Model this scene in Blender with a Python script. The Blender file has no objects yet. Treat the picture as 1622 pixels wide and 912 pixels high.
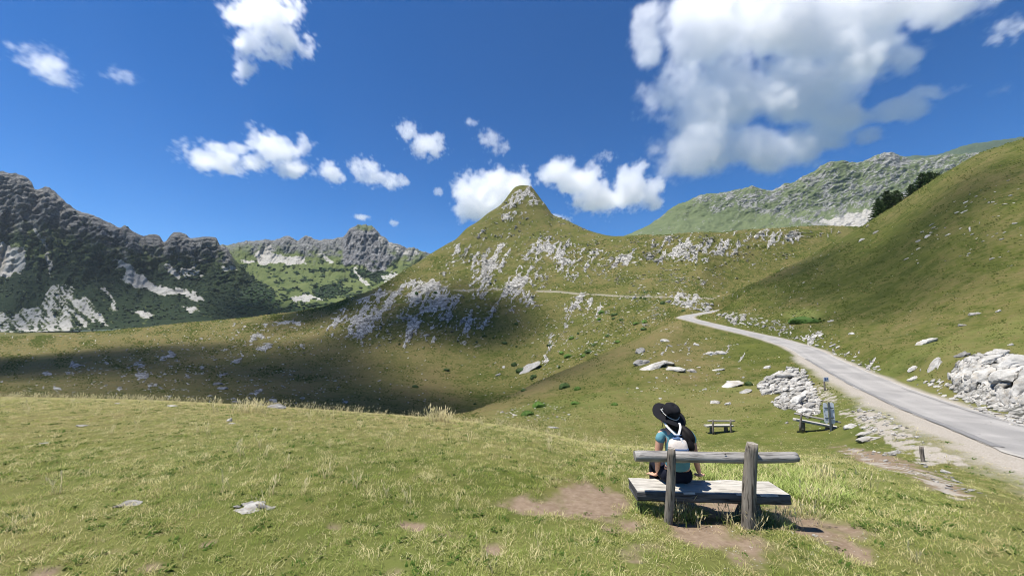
import bpy, bmesh, math, random
import numpy as np
from mathutils import Vector, Matrix, Quaternion
R = math.radians
random.seed(7); RNG = np.random.default_rng(7)
sc = bpy.context.scene
COL = sc.collection

# ------------------------------------------------------------------ camera
FPX, CX, CY, HORIZON = 600.0, 811.0, 456.0, 520.0      # focal length and centre in photograph pixels
PITCH = math.atan((HORIZON - CY) / FPX)
CAMZ = 1.65
cam_d = bpy.data.cameras.new('camera'); cam = bpy.data.objects.new('camera', cam_d); COL.objects.link(cam)
cam_d.sensor_width = 36.0; cam_d.lens = FPX / 1622.0 * 36.0
cam_d.clip_start = 0.05; cam_d.clip_end = 60000.0
cam.location = (0, 0, CAMZ); cam.rotation_euler = (math.pi / 2 + PITCH, 0, 0)
sc.camera = cam
# ------------------------------------------------------------------ sky, sun, exposure
SUN = Vector((-0.31, -0.10, 0.945)).normalized()
SUN_EL = math.asin(SUN.z); SUN_AZ = math.atan2(SUN.x, SUN.y)
w = bpy.data.worlds.new('World'); sc.world = w; w.use_nodes = True
nt = w.node_tree; nt.nodes.clear()
sky = nt.nodes.new('ShaderNodeTexSky'); sky.sky_type = 'NISHITA'; sky.sun_disc = False
sky.sun_elevation = SUN_EL; sky.sun_rotation = SUN_AZ
sky.altitude = 1900.0; sky.air_density = 1.0; sky.dust_density = 0.3; sky.ozone_density = 4.0
bg = nt.nodes.new('ShaderNodeBackground'); bg.inputs['Strength'].default_value = 0.05
wo = nt.nodes.new('ShaderNodeOutputWorld')
gam = nt.nodes.new('ShaderNodeGamma'); gam.inputs[1].default_value = 1.34
hsv = nt.nodes.new('ShaderNodeHueSaturation'); hsv.inputs['Saturation'].default_value = 1.20
nt.links.new(sky.outputs[0], gam.inputs[0]); nt.links.new(gam.outputs[0], hsv.inputs['Color']); nt.links.new(hsv.outputs[0], bg.inputs[0]); nt.links.new(bg.outputs[0], wo.inputs[0])
sd = bpy.data.lights.new('sun', 'SUN'); sun = bpy.data.objects.new('sun', sd); COL.objects.link(sun)
sd.energy = 4.6; sd.angle = R(0.55); sd.color = (1.0, 0.95, 0.87)
sun.rotation_euler = SUN.to_track_quat('Z', 'Y').to_euler(); sun.location = (0, 0, 60)
sc.view_settings.view_transform = 'Standard'; sc.view_settings.look = 'None'
sc.view_settings.gamma = 1.0; sc.view_settings.exposure = 0.84; sc.view_settings.use_curve_mapping = False
HAZE = 0.00004
cy = sc.cycles
cy.max_bounces = 14; cy.diffuse_bounces = 3; cy.glossy_bounces = 2; cy.transmission_bounces = 4
cy.transparent_max_bounces = 12; cy.volume_bounces = 12
cy.use_denoising = True; cy.denoising_prefilter = 'ACCURATE'; cy.filter_width = 1.0

# ------------------------------------------------------------------ helpers
CP, SP = math.cos(PITCH), math.sin(PITCH)
def ray(px, py):
    u = (px - CX) / FPX; v = (CY - py) / FPX
    return u, CP - v * SP, SP + v * CP
def at(px, py, Y):
    """world point seen at photograph pixel (px,py) whose world y is Y"""
    dx, dy, dz = ray(px, py); t = Y / dy
    return Vector((dx * t, Y, CAMZ + dz * t))
def project(X, Y, Z):
    zc = Z - CAMZ
    f = Y * CP + zc * SP; v = -Y * SP + zc * CP
    f = np.maximum(f, 1e-3)
    return CX + FPX * X / f, CY - FPX * v / f
_perm = np.random.default_rng(3).permutation(256); _perm = np.concatenate([_perm, _perm, _perm]).astype(np.int64)
_ang = np.random.default_rng(4).uniform(0, 2 * np.pi, 256); _gx, _gy = np.cos(_ang), np.sin(_ang)
def perlin(x, y):
    x = np.asarray(x, float); y = np.asarray(y, float)
    xi = np.floor(x); yi = np.floor(y); xf = x - xi; yf = y - yi
    xi = xi.astype(np.int64) & 255; yi = yi.astype(np.int64) & 255
    u = xf * xf * xf * (xf * (xf * 6 - 15) + 10); v = yf * yf * yf * (yf * (yf * 6 - 15) + 10)
    def g(ix, iy, dx, dy):
        h = _perm[_perm[ix & 255] + (iy & 255)]
        return _gx[h] * dx + _gy[h] * dy
    a = g(xi, yi, xf, yf); b = g(xi + 1, yi, xf - 1, yf); c = g(xi, yi + 1, xf, yf - 1); d = g(xi + 1, yi + 1, xf - 1, yf - 1)
    return ((a + u * (b - a)) * (1 - v) + (c + u * (d - c)) * v) * 1.5
def fbm(x, y, o=4, lac=2.03, gain=0.5):
    s = 0; a = 1.0; n = 0
    for i in range(o):
        s = s + a * perlin(x + 17.3 * i, y - 9.1 * i); n += a; a *= gain; x = x * lac; y = y * lac
    return s / n
def ridged(x, y, o=4, lac=2.1, gain=0.55):
    s = 0; a = 1.0; n = 0
    for i in range(o):
        s = s + a * (1 - np.abs(perlin(x + 31.7 * i, y + 5.3 * i)) * 1.6); n += a; a *= gain; x = x * lac; y = y * lac
    return s / n
def sstep(a, b, x):
    t = np.clip((x - a) / (b - a), 0, 1); return t * t * (3 - 2 * t)
def pchip(xk, yk, x):
    """monotone cubic, last axis = knots; xk,yk (...,K), x (...,N)"""
    h = np.diff(xk, axis=-1); d = np.diff(yk, axis=-1) / h
    m = np.zeros_like(yk)
    w1 = 2 * h[..., 1:] + h[..., :-1]; w2 = h[..., 1:] + 2 * h[..., :-1]
    p = d[..., :-1] * d[..., 1:]
    ok = p > 0
    with np.errstate(divide='ignore', invalid='ignore'):
        mm = (w1 + w2) / (w1 / d[..., :-1] + w2 / d[..., 1:])
    m[..., 1:-1] = np.where(ok, mm, 0); m[..., 0] = d[..., 0]; m[..., -1] = d[..., -1]
    if xk.ndim == 1:
        i = np.clip(np.searchsorted(xk, x) - 1, 0, len(xk) - 2)
        H = h[i]; t = np.clip((x - xk[i]) / H, 0, 1); y0, y1, m0, m1 = yk[i], yk[i + 1], m[i], m[i + 1]
    else:
        raise ValueError
    return y0 * (1 + 2 * t) * (1 - t) ** 2 + H * m0 * t * (1 - t) ** 2 + y1 * t * t * (3 - 2 * t) - H * m1 * t * t * (1 - t)
def mesh_obj(name, V, F, mats=(), parent=None, smooth=True):
    me = bpy.data.meshes.new(name)
    V = np.asarray(V, np.float32).reshape(-1, 3)
    if isinstance(F, np.ndarray):
        k = F.shape[1]
        me.vertices.add(len(V)); me.vertices.foreach_set('co', V.ravel())
        me.loops.add(F.size); me.loops.foreach_set('vertex_index', F.ravel().astype(np.int32))
        me.polygons.add(len(F)); me.polygons.foreach_set('loop_start', np.arange(0, F.size, k, dtype=np.int32))
        me.update(calc_edges=True)
    else:
        me.from_pydata(V.tolist(), [], F); me.update()
    me.polygons.foreach_set('use_smooth', np.full(len(me.polygons), smooth))
    for m in mats: me.materials.append(m)
    o = bpy.data.objects.new(name, me); COL.objects.link(o)
    if parent: o.parent = parent
    return o
def tag(o, label=None, cat=None, group=None, kind=None):
    if label: o['label'] = label
    if cat: o['category'] = cat
    if group: o['group'] = group
    if kind: o['kind'] = kind
    return o
def empty(name, loc=(0, 0, 0), rz=0.0):
    o = bpy.data.objects.new(name, None); COL.objects.link(o); o.location = loc; o.rotation_euler = (0, 0, rz)
    o.empty_display_size = 0.1
    return o
def attr(o, name, arr):
    a = o.data.attributes.new(name, 'FLOAT', 'POINT'); a.data.foreach_set('value', np.asarray(arr, np.float32).ravel())
def grid_faces(nr, nc):
    i = np.arange(nr - 1)[:, None] * nc + np.arange(nc - 1)[None, :]
    return np.stack([i, i + 1, i + nc + 1, i + nc], -1).reshape(-1, 4)

# ------------------------------------------------------------------ material toolkit
class NT:
    def __init__(s, name):
        s.m = bpy.data.materials.new(name); s.m.use_nodes = True; s.t = s.m.node_tree; s.t.nodes.clear()
        s.out = s.t.nodes.new('ShaderNodeOutputMaterial')
    def n(s, typ, **kw):
        nd = s.t.nodes.new(typ)
        for k, v in kw.items(): setattr(nd, k, v)
        return nd
    def set(s, sock, v):
        if isinstance(v, bpy.types.NodeSocket): s.t.links.new(v, sock)
        elif isinstance(v, (tuple, list)): sock.default_value = tuple(v) + ((1.0,) if len(v) == 3 and sock.type == 'RGBA' else ())
        else: sock.default_value = v
    def math(s, op, a, b=0.0, clamp=False):
        nd = s.n('ShaderNodeMath', operation=op); nd.use_clamp = clamp; s.set(nd.inputs[0], a); s.set(nd.inputs[1], b); return nd.outputs[0]
    def mix(s, f, a, b, mode='MIX'):
        nd = s.n('ShaderNodeMix', data_type='RGBA', blend_type=mode); nd.clamp_factor = True
        s.set(nd.inputs[0], f); s.set(nd.inputs[6], a); s.set(nd.inputs[7], b); return nd.outputs[2]
    def attr(s, name):
        nd = s.n('ShaderNodeAttribute', attribute_name=name); return nd.outputs['Fac']
    def coords(s, kind='Object'):
        return s.n('ShaderNodeTexCoord').outputs[kind]
    def mapping(s, vec, scale=(1, 1, 1), rot=(0, 0, 0), loc=(0, 0, 0)):
        nd = s.n('ShaderNodeMapping'); s.set(nd.inputs[0], vec); nd.inputs['Scale'].default_value = scale
        nd.inputs['Rotation'].default_value = rot; nd.inputs['Location'].default_value = loc; return nd.outputs[0]
    def noise(s, vec, scale, detail=4.0, rough=0.55, dist=0.0, out='Fac'):
        nd = s.n('ShaderNodeTexNoise'); s.set(nd.inputs['Vector'], vec); nd.inputs['Scale'].default_value = scale
        nd.inputs['Detail'].default_value = detail; nd.inputs['Roughness'].default_value = rough; nd.inputs['Distortion'].default_value = dist
        return nd.outputs[out]
    def voro(s, vec, scale, feature='F1', out='Distance'):
        nd = s.n('ShaderNodeTexVoronoi', feature=feature); s.set(nd.inputs['Vector'], vec); nd.inputs['Scale'].default_value = scale
        return nd.outputs[out]
    def ramp(s, f, stops):
        nd = s.n('ShaderNodeValToRGB'); s.set(nd.inputs[0], f); e = nd.color_ramp.elements
        while len(e) < len(stops): e.new(0.5)
        for el, (p, c) in zip(e, stops):
            el.position = p; el.color = (c, c, c, 1) if not isinstance(c, (tuple, list)) else tuple(c) + (1,)
        return nd.outputs[0]
    def rng(s, f, a, b, c=0.0, d=1.0):
        nd = s.n('ShaderNodeMapRange'); s.set(nd.inputs[0], f)
        for i, v in enumerate((a, b, c, d)): s.set(nd.inputs[i + 1], v)
        return nd.outputs[0]
    def bump(s, h, strength=0.5, dist=0.02, normal=None):
        nd = s.n('ShaderNodeBump'); s.set(nd.inputs['Height'], h); nd.inputs['Strength'].default_value = strength
        nd.inputs['Distance'].default_value = dist
        if normal: s.set(nd.inputs['Normal'], normal)
        return nd.outputs[0]
    def bsdf(s, col, rough=0.9, normal=None, spec=0.2, **kw):
        nd = s.n('ShaderNodeBsdfPrincipled'); s.set(nd.inputs['Base Color'], col); s.set(nd.inputs['Roughness'], rough)
        s.set(nd.inputs['Specular IOR Level'], spec)
        if normal: s.set(nd.inputs['Normal'], normal)
        for k, v in kw.items(): s.set(nd.inputs[k.replace('_', ' ')], v)
        s.t.links.new(nd.outputs[0], s.out.inputs['Surface']); return s.m

#@@TERRAIN
# ------------------------------------------------------------------ terrain: lines running across the land, near to far
# each knot: (photograph x, photograph y, world depth); the sheet is lofted through them
def line(pts, zs=None):
    P = [at(*p) for p in pts]
    return np.array([p.x / p.y for p in P]), np.array([p.y for p in P]), np.array([p.z for p in P])
def zline(pts):
    """knots (px, Y, z) where the ground is hidden from view"""
    return np.array([(p[0] - CX) / FPX for p in pts]), np.array([p[1] for p in pts], float), np.array([p[2] for p in pts], float)
L = []
L.append(zline([(-600, 0.7, 0.02), (811, 0.7, 0.0), (2300, 0.7, -0.1)]))
L.append(zline([(-600, 2.3, 0.0), (0, 2.4, -0.02), (811, 2.4, -0.12), (1200, 2.4, -0.16), (1622, 2.3, -0.28), (2300, 2.3, -0.5)]))
L.append(line([(-600, 830, 2.9), (0, 790, 3.85), (400, 790, 4.0), (811, 812, 3.95), (1000, 818, 4.05), (1180, 827, 4.05), (1400, 835, 4.0), (1622, 850, 3.8), (2300, 900, 3.2)]))
L.append(line([(-600, 624, 17), (-150, 627, 19), (0, 629, 20), (200, 633, 21), (400, 644, 22), (530, 657, 24), (600, 663, 25), (700, 669, 26), (830, 675, 26), (950, 680, 26), (1080, 685, 25),
               (1141, 688, 24.2), (1220, 690, 22), (1300, 690, 20), (1400, 702, 16.5), (1500, 735, 12.6), (1622, 786, 8.8), (1800, 860, 6.5), (2300, 1000, 5.0)]))
L.append(line([(-600, 645, 33), (-150, 645, 34), (0, 646, 35), (200, 652, 36), (400, 668, 38), (530, 676, 40), (600, 665, 42), (672, 659, 44), (735, 654, 48), (803, 629, 62), (856, 603, 72), (905, 582, 78), (960, 558, 83), (1020, 531, 88), (1062, 512, 92),
               (1086, 507.5, 93), (1105, 512, 89), (1150, 524, 78), (1200, 536, 68), (1260, 556, 55.5), (1300, 580, 45), (1350, 606, 35.5), (1400, 631, 28.3), (1450, 651, 23), (1500, 668, 19), (1560, 692, 15.7), (1622, 718, 13.0), (1800, 790, 9), (2300, 930, 6.3)]))
L.append(line([(-600, 626, 58), (-150, 626, 60), (0, 626, 60), (200, 629, 60), (400, 638, 64), (530, 652, 70), (600, 657, 73), (672, 668, 76), (735, 672, 80), (803, 655, 88), (856, 628, 94), (905, 604, 98), (960, 580, 102), (1020, 546, 104), (1062, 512, 101),
               (1086, 499, 100), (1105, 502, 95.5), (1150, 515.5, 83), (1200, 526.5, 72), (1260, 540, 61), (1300, 556, 50.5), (1350, 579, 40), (1400, 600, 32), (1450, 619, 26.5), (1500, 639, 21.5), (1560, 654, 18.2), (1622, 668, 16), (1800, 710, 12), (2300, 830, 8.5)]))
L.append(line([(-600, 592, 105), (0, 592, 108), (200, 591, 100), (400, 596, 103), (530, 604, 108), (600, 604, 111), (672, 606, 113), (735, 612, 113), (803, 606, 114), (856, 585, 117), (905, 565, 119), (960, 541, 121), (1020, 512, 122), (1062, 502, 118),
               (1086, 492, 114), (1130, 494, 103), (1160, 500, 96), (1200, 502, 90), (1260, 503, 80), (1300, 506, 74), (1350, 510, 65), (1400, 515, 57), (1450, 517, 50), (1500, 520, 44), (1560, 522, 39), (1622, 524, 35), (1800, 530, 30), (2300, 540, 22)]))
L.append(line([(-600, 552, 215), (0, 551, 225), (200, 546, 180), (400, 541, 168), (530, 528, 168), (600, 517, 172), (672, 500, 185), (735, 482, 205), (803, 473, 218), (856, 468, 222), (905, 466, 218), (960, 465, 203), (1020, 467, 172), (1062, 472, 155),
               (1090, 477, 145), (1118, 484, 118), (1135, 479, 116), (1165, 464, 122), (1200, 446, 132), (1240, 426, 138), (1300, 396, 145), (1350, 370, 145), (1400, 344, 142), (1450, 315, 136), (1500, 285, 130), (1560, 255, 124), (1622, 236, 118), (1800, 165, 108), (2300, -60, 95)]))
L.append(line([(-600, 542, 270), (0, 540, 280), (200, 532, 235), (400, 520, 222), (530, 500, 225), (600, 484, 235), (672, 447, 275), (735, 415, 310), (790, 388, 345), (830, 376, 360), (870, 384, 345), (905, 398, 320), (960, 420, 280), (1020, 425, 245), (1062, 428, 230),
               (1090, 440, 205), (1118, 458, 184), (1150, 464, 188), (1200, 452, 200), (1260, 436, 212), (1300, 422, 218), (1400, 402, 222), (1500, 392, 222), (1622, 390, 215), (1800, 400, 160), (2300, 380, 140)]))
SKY8 = [(-600, 535, 330), (0, 534, 335), (100, 529, 320), (200, 521, 305), (300, 511, 290), (400, 502, 285), (500, 489, 292), (560, 470, 302), (600, 455, 312), (640, 430, 332), (660, 419, 345), (680, 405, 360), (700, 393, 375), (720, 382, 390), (740, 363, 405),
        (757, 353, 412), (775, 339, 425), (790, 329, 435), (799, 320, 441), (804, 313, 445), (810, 305, 448), (816, 299, 450), (826, 296, 452), (836, 296, 452), (844, 301, 450), (853, 312, 446), (861, 323, 441), (868, 333, 436), (876, 343, 430), (888, 348, 424), (905, 355, 408),
        (930, 366, 385), (950, 372, 366), (970, 376, 350), (990, 376, 336), (1020, 374, 320), (1060, 374, 310), (1141, 371, 300), (1180, 366, 300), (1220, 364, 300), (1300, 360, 300), (1340, 360, 298), (1400, 368, 286), (1500, 376, 280), (1800, 380, 270), (2300, 380, 250)]
L.append(line(SKY8))
L.append(zline([(-600, 420, -16), (0, 430, -16), (400, 400, -12), (600, 420, 8), (700, 470, 45), (790, 530, 90), (830, 540, 110), (880, 520, 90), (960, 440, 60), (1141, 400, 45), (1400, 390, 40), (2300, 380, 40)]))
L.append(zline([(-600, 760, -4), (0, 760, -4), (400, 760, -2), (830, 760, 10), (1141, 700, 20), (2300, 700, 20)]))
ROWS = [10, 96, 120, 96, 40, 60, 110, 80, 90, 14, 10]
S = np.concatenate([np.linspace(-2.6, -1.56, 24, endpoint=False), np.linspace(-1.56, 1.56, 930), np.linspace(1.56, 2.6, 25)[1:]])
NC = len(S)
def eval_lines(L, S):
    Y = np.stack([pchip(l[0], np.log(l[1]), S) for l in L]); Z = np.stack([pchip(l[0], l[2], S) for l in L])
    return np.exp(Y), Z
def loft(L, rows, S):
    Yk, Zk = eval_lines(L, S); K = len(L)
    for k in range(1, K): Yk[k] = np.maximum(Yk[k], Yk[k - 1] * 1.002 + 0.02)
    h = np.diff(Yk, axis=0); d = np.diff(Zk, axis=0) / h; m = np.zeros_like(Zk)
    p = d[:-1] * d[1:]; w1 = 2 * h[1:] + h[:-1]; w2 = h[1:] + 2 * h[:-1]
    with np.errstate(divide='ignore', invalid='ignore'):
        m[1:-1] = np.where(p > 0, (w1 + w2) / (w1 / d[:-1] + w2 / d[1:]), 0)
    m[0] = d[0]; m[-1] = d[-1]
    kb = max(3, m.shape[1] // 26) | 1; pad = np.pad(m, ((0, 0), (kb // 2, kb // 2)), mode='edge')
    m = np.stack([np.convolve(r, np.hanning(kb + 2)[1:-1] / np.hanning(kb + 2)[1:-1].sum(), 'valid') for r in pad])
    Ys, Zs = [], []
    for k in range(K - 1):
        t = np.arange(rows[k]) / rows[k]
        if k == K - 2: t = np.arange(rows[k] + 1) / rows[k]
        y = np.exp(np.log(Yk[k])[None] * (1 - t)[:, None] + np.log(Yk[k + 1])[None] * t[:, None])
        q = (y - Yk[k]) / h[k]
        z = Zk[k] * (1 + 2 * q) * (1 - q) ** 2 + h[k] * m[k] * q * (1 - q) ** 2 + Zk[k + 1] * q * q * (3 - 2 * q) - h[k] * m[k + 1] * q * q * (1 - q)
        Ys.append(y); Zs.append(z)
    return np.concatenate(Ys), np.concatenate(Zs)
GY, GZ = loft(L, ROWS, S)
NR = GY.shape[0]
ROW0 = np.concatenate([[0], np.cumsum(ROWS)])
GX = S[None, :] * GY
# ---- road centre line (photograph x, y, depth)
ROAD = [(1150, 490, 118), (1128, 493.5, 112), (1108, 497.0, 106), (1095, 499.0, 102.5), (1087, 501.5, 99), (1087, 504.0, 95.5), (1104, 508.5, 91), (1150, 519.6, 80), (1200, 531, 70), (1260, 548, 58), (1300, 567.5, 47.6), (1350, 592.5, 37.6), (1400, 615.5, 30),
        (1450, 635, 24.7), (1500, 653.5, 20.2), (1560, 673, 16.9), (1622, 693, 14.4), (1710, 722, 11.8), (1850, 765, 9.2), (2050, 830, 7.2)]
RP = np.array([at(*p) for p in ROAD])
_t = np.concatenate([[0], np.cumsum(np.linalg.norm(np.diff(RP, axis=0), axis=1))])
RT = np.linspace(0, _t[-1], 900)
RC = np.stack([pchip(_t, RP[:, i], RT) for i in range(3)], 1)
for _ in range(70): RC[1:-1] = 0.25 * RC[:-2] + 0.5 * RC[1:-1] + 0.25 * RC[2:]
RTAN = np.gradient(RC, axis=0); RTAN[:, 2] = 0; RTAN /= np.linalg.norm(RTAN, axis=1)[:, None]
RNOR = np.stack([-RTAN[:, 1], RTAN[:, 0], np.zeros(len(RC))], 1)      # points to the uphill side
ROADW = 1.75
def road_dist(X, Y):
    """distance to the centre line, signed side, road height there"""
    X = np.asarray(X, float); Y = np.asarray(Y, float); sh = X.shape; X = X.ravel(); Y = Y.ravel()
    D = np.full(len(X), 1e9); SG = np.zeros(len(X)); ZR = np.zeros(len(X)); A = np.zeros(len(X))
    near = np.where((X > 5) & (X < 75) & (Y > 3) & (Y < 130))[0]
    for i0 in range(0, len(near), 8000):
        ix = near[i0:i0 + 8000]
        d2 = (X[ix, None] - RC[None, :, 0]) ** 2 + (Y[ix, None] - RC[None, :, 1]) ** 2
        j = d2.argmin(1); D[ix] = np.sqrt(d2[np.arange(len(ix)), j])
        SG[ix] = (X[ix] - RC[j, 0]) * RNOR[j, 0] + (Y[ix] - RC[j, 1]) * RNOR[j, 1]; ZR[ix] = RC[j, 2]; A[ix] = j
    return D.reshape(sh), SG.reshape(sh), ZR.reshape(sh), A.reshape(sh)
RD, RS, RZ, RA = road_dist(GX, GY)
GZ = np.where(RD < 8, RZ - 0.014 + (GZ - RZ + 0.014) * sstep(2.2, 5.5, RD), GZ)
# ---- where things are on the ground (world regions, found from their place in the view)
PX, PY = project(GX, GY, GZ)
ROWI = np.arange(NR)[:, None] + np.zeros((1, NC))
def blob(cx, cy, rx, ry, ang=0.0, soft=0.5):
    """soft ellipse"""
    c, s = math.cos(R(ang)), math.sin(R(ang)); dx, dy = PX - cx, PY - cy
    q = np.sqrt(((dx * c + dy * s) / rx) ** 2 + ((-dx * s + dy * c) / ry) ** 2)
    return 1 - sstep(1 - soft, 1 + soft, q)
def poly(pts, soft=6.0, warp=None):
    """inside a polygon, edge softened (signed distance in view units)"""
    P = np.array(pts, float); x0, y0 = P.min(0) - soft * 3; x1, y1 = P.max(0) + soft * 3
    M = np.zeros(PX.shape); sel = (PX > x0) & (PX < x1) & (PY > y0) & (PY < y1)
    x, y = PX[sel], PY[sel]
    if warp is None: warp = min(14.0, .16 * min(x1 - x0, y1 - y0))
    x, y = x + warp * fbm(x / (2.2 * warp + 3) + 9, y / (2.2 * warp + 3), 4) * 1.6, y + warp * fbm(x / (2.2 * warp + 3), y / (2.2 * warp + 3) + 33, 4) * 1.1
    d = np.full(x.shape, 1e9); ins = np.zeros(x.shape, bool)
    for (ax, ay), (bx, by) in zip(P, np.roll(P, -1, 0)):
        ex, ey = bx - ax, by - ay; t = np.clip(((x - ax) * ex + (y - ay) * ey) / (ex * ex + ey * ey + 1e-9), 0, 1)
        d = np.minimum(d, np.hypot(x - ax - t * ex, y - ay - t * ey))
        c = ((ay > y) != (by > y)) & (x < (bx - ax) * (y - ay) / ((by - ay) if by != ay else 1e-9) + ax); ins ^= c
    sd_ = np.where(ins, d, -d); M[sel] = sstep(-soft, soft, sd_); return M
FAR = ROWI >= ROW0[4]; NEAR = ~FAR
HILLZ = (PX > 1110) & (ROWI >= ROW0[4]) & (ROWI <= ROW0[7])          # the right hand hill
n1 = fbm(GX / 3.0, GY / 3.0, 4); n2 = fbm(GX / 0.6, GY / 0.6, 3); n3 = fbm(GX / 14 + 5, GY / 14, 4); n4 = fbm(GX / 45, GY / 45 + 7, 4)
ROCK = np.zeros(GX.shape); DIRT = np.zeros(GX.shape); DRY = np.zeros(GX.shape); GRAV = np.zeros(GX.shape); LUSH = np.zeros(GX.shape); HGT = np.zeros(GX.shape)
#@@MASKS
# rock-bearing regions: value = how much bare limestone shows
P = np.zeros(GX.shape)
def add(m, v):
    global P
    P = np.maximum(P, m * v)
add(poly([(150, 612), (190, 575), (260, 540), (420, 505), (560, 498), (650, 520), (570, 548), (430, 562), (330, 600), (240, 625)], 14), .50)
add(poly([(0, 600), (170, 560), (400, 600), (520, 640), (430, 655), (180, 636), (0, 630)], 18), .36)
add(poly([(540, 492), (590, 458), (660, 440), (760, 448), (850, 462), (850, 490), (800, 500), (760, 545), (690, 545), (560, 560)], 12), .72)
add(poly([(660, 455), (740, 400), (880, 385), (905, 440), (830, 470), (700, 470)], 14), .66)
add(poly([(760, 400), (800, 365), (900, 372), (960, 400), (930, 440), (820, 420)], 14), .62)
add(poly([(640, 450), (740, 372), (800, 335), (870, 345), (960, 385), (1000, 440), (900, 460)], 20), .47)
add(blob(872, 386, 60, 12, 5), .66); add(blob(815, 343, 22, 7, -18), .66); add(blob(838, 380, 14, 22, 12), .6)
add(poly([(797, 330), (806, 308), (834, 292), (862, 322), (876, 346), (858, 342), (840, 332), (815, 334)], 5), .62)
add(poly([(888, 520), (895, 480), (925, 468), (944, 474), (935, 500), (905, 520)], 5), .80)
add(poly([(960, 435), (985, 385), (1060, 370), (1200, 366), (1330, 360), (1330, 375), (1200, 400), (1120, 420), (1030, 425)], 10), .68)
add(poly([(980, 470), (1060, 440), (1150, 400), (1230, 395), (1130, 470)], 20), .36)
add(poly([(800, 540), (880, 470), (1000, 470), (1060, 480), (1070, 505), (900, 580), (840, 600)], 16), .33)
add(poly([(1020, 466), (1060, 466), (1140, 470), (1140, 480), (1110, 492), (1060, 484)], 5), .70)
add(poly([(780, 655), (850, 636), (900, 640), (905, 665), (820, 668)], 8), .34)
add(poly([(1135, 505), (1160, 492), (1230, 500), (1310, 530), (1400, 575), (1380, 585), (1290, 548), (1200, 522)], 7) * (RS > 0), .62)
add(poly([(1380, 560), (1470, 560), (1560, 590), (1500, 640), (1440, 610)], 12) * (RS > 0), .28)
add(poly([(1500, 330), (1560, 300), (1660, 290), (1660, 400), (1530, 380), (1380, 410)], 25), .33)
add(poly([(990, 600), (1010, 545), (1070, 525), (1180, 540), (1200, 570), (1120, 590), (1060, 610)], 14), .34)
OUTA = [(1198, 612), (1212, 598), (1232, 588), (1262, 583), (1276, 592), (1286, 604), (1292, 628), (1300, 640), (1298, 656), (1278, 664), (1262, 650), (1228, 646), (1222, 636), (1238, 626), (1222, 624), (1206, 622)]
OUTB = [(1506, 590), (1522, 570), (1545, 560), (1580, 556), (1624, 566), (1690, 580), (1690, 690), (1640, 680), (1600, 656), (1560, 640), (1530, 634), (1510, 616)]
OUT = np.maximum(poly(OUTA, 4, 5), poly(OUTB, 5, 6))
P = P * np.clip(.80 + .9 * fbm(PX / 75 + 4, PY / 48, 3), .45, 1.35)
rib = ridged((PX + 0.62 * PY) / 34.0, (PY - 0.15 * PX) / 95.0, 4) * .6 + .4 * ridged((PX + .4 * PY) / 9.0, PY / 13.0, 3)
iso = fbm(PX / 26 + 3, PY / 13, 5) * 1.5 + .25
lw = sstep(560, 430, PX) * .85 + .25 * (fbm(PX / 60, PY / 50, 2) + .5); lw = np.clip(lw, 0, 1)
rib = ((rib - .45) * 2.2 + .18 * fbm(PX / 4.0, PY / 2.6, 3)) * (1 - lw) + iso * lw
spec = fbm(PX / 5.5 + 40, PY / 3.0, 3)
ROCK = sstep(.0, .16, np.clip(rib, -1, 1) - (1.02 - P * 1.25)) * (P > .02)
ROCK = np.maximum(ROCK, sstep(.40, .52, spec + P * .22 + .01) * (FAR & (PX < 1340)) * .9)
ROCK = np.maximum(ROCK, OUT)
tt = (PY * .95 + .30 * PX) / 8.5 + 1.6 * fbm(PX / 40, PY / 40, 3); saw = (tt - np.floor(tt)); saw = np.where(saw < .78, saw / .78, (1 - saw) / .22)
ledge = (PX < 1340) * saw * sstep(.22, .5, P + .25 * fbm(PX / 22, PY / 14, 3)) * sstep(110, 170, GY)
HGT = HGT + OUT * (.10 + .22 * fbm(GX / 1.1 + .7 * GY, GY / 1.6, 4))
far_fade = sstep(50, 110, GY)
HGT = HGT + far_fade * (ROCK * (.0022 + .0020 * fbm(PX / 7, PY / 6, 3)) * GY + (rib * sstep(.2, .6, P)) * (PX < 1340) * .0030 * GY + ledge * .0042 * GY) * (1 - sstep(0, 1, (GY > 460) * 1.0))
# turf relief
HGT = HGT + .022 * n1 * sstep(2, 6, GY) + .010 * n2 + np.where(GY > 30, .05 * n3 * sstep(30, 80, GY), 0) + n4 * .0035 * GY * sstep(90, 200, GY)
# hollow floor hummocks
HGT = HGT + .35 * fbm(GX / 9, GY / 9, 3) * sstep(55, 75, GY) * (1 - sstep(120, 170, GY)) * (PX < 900)
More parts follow.
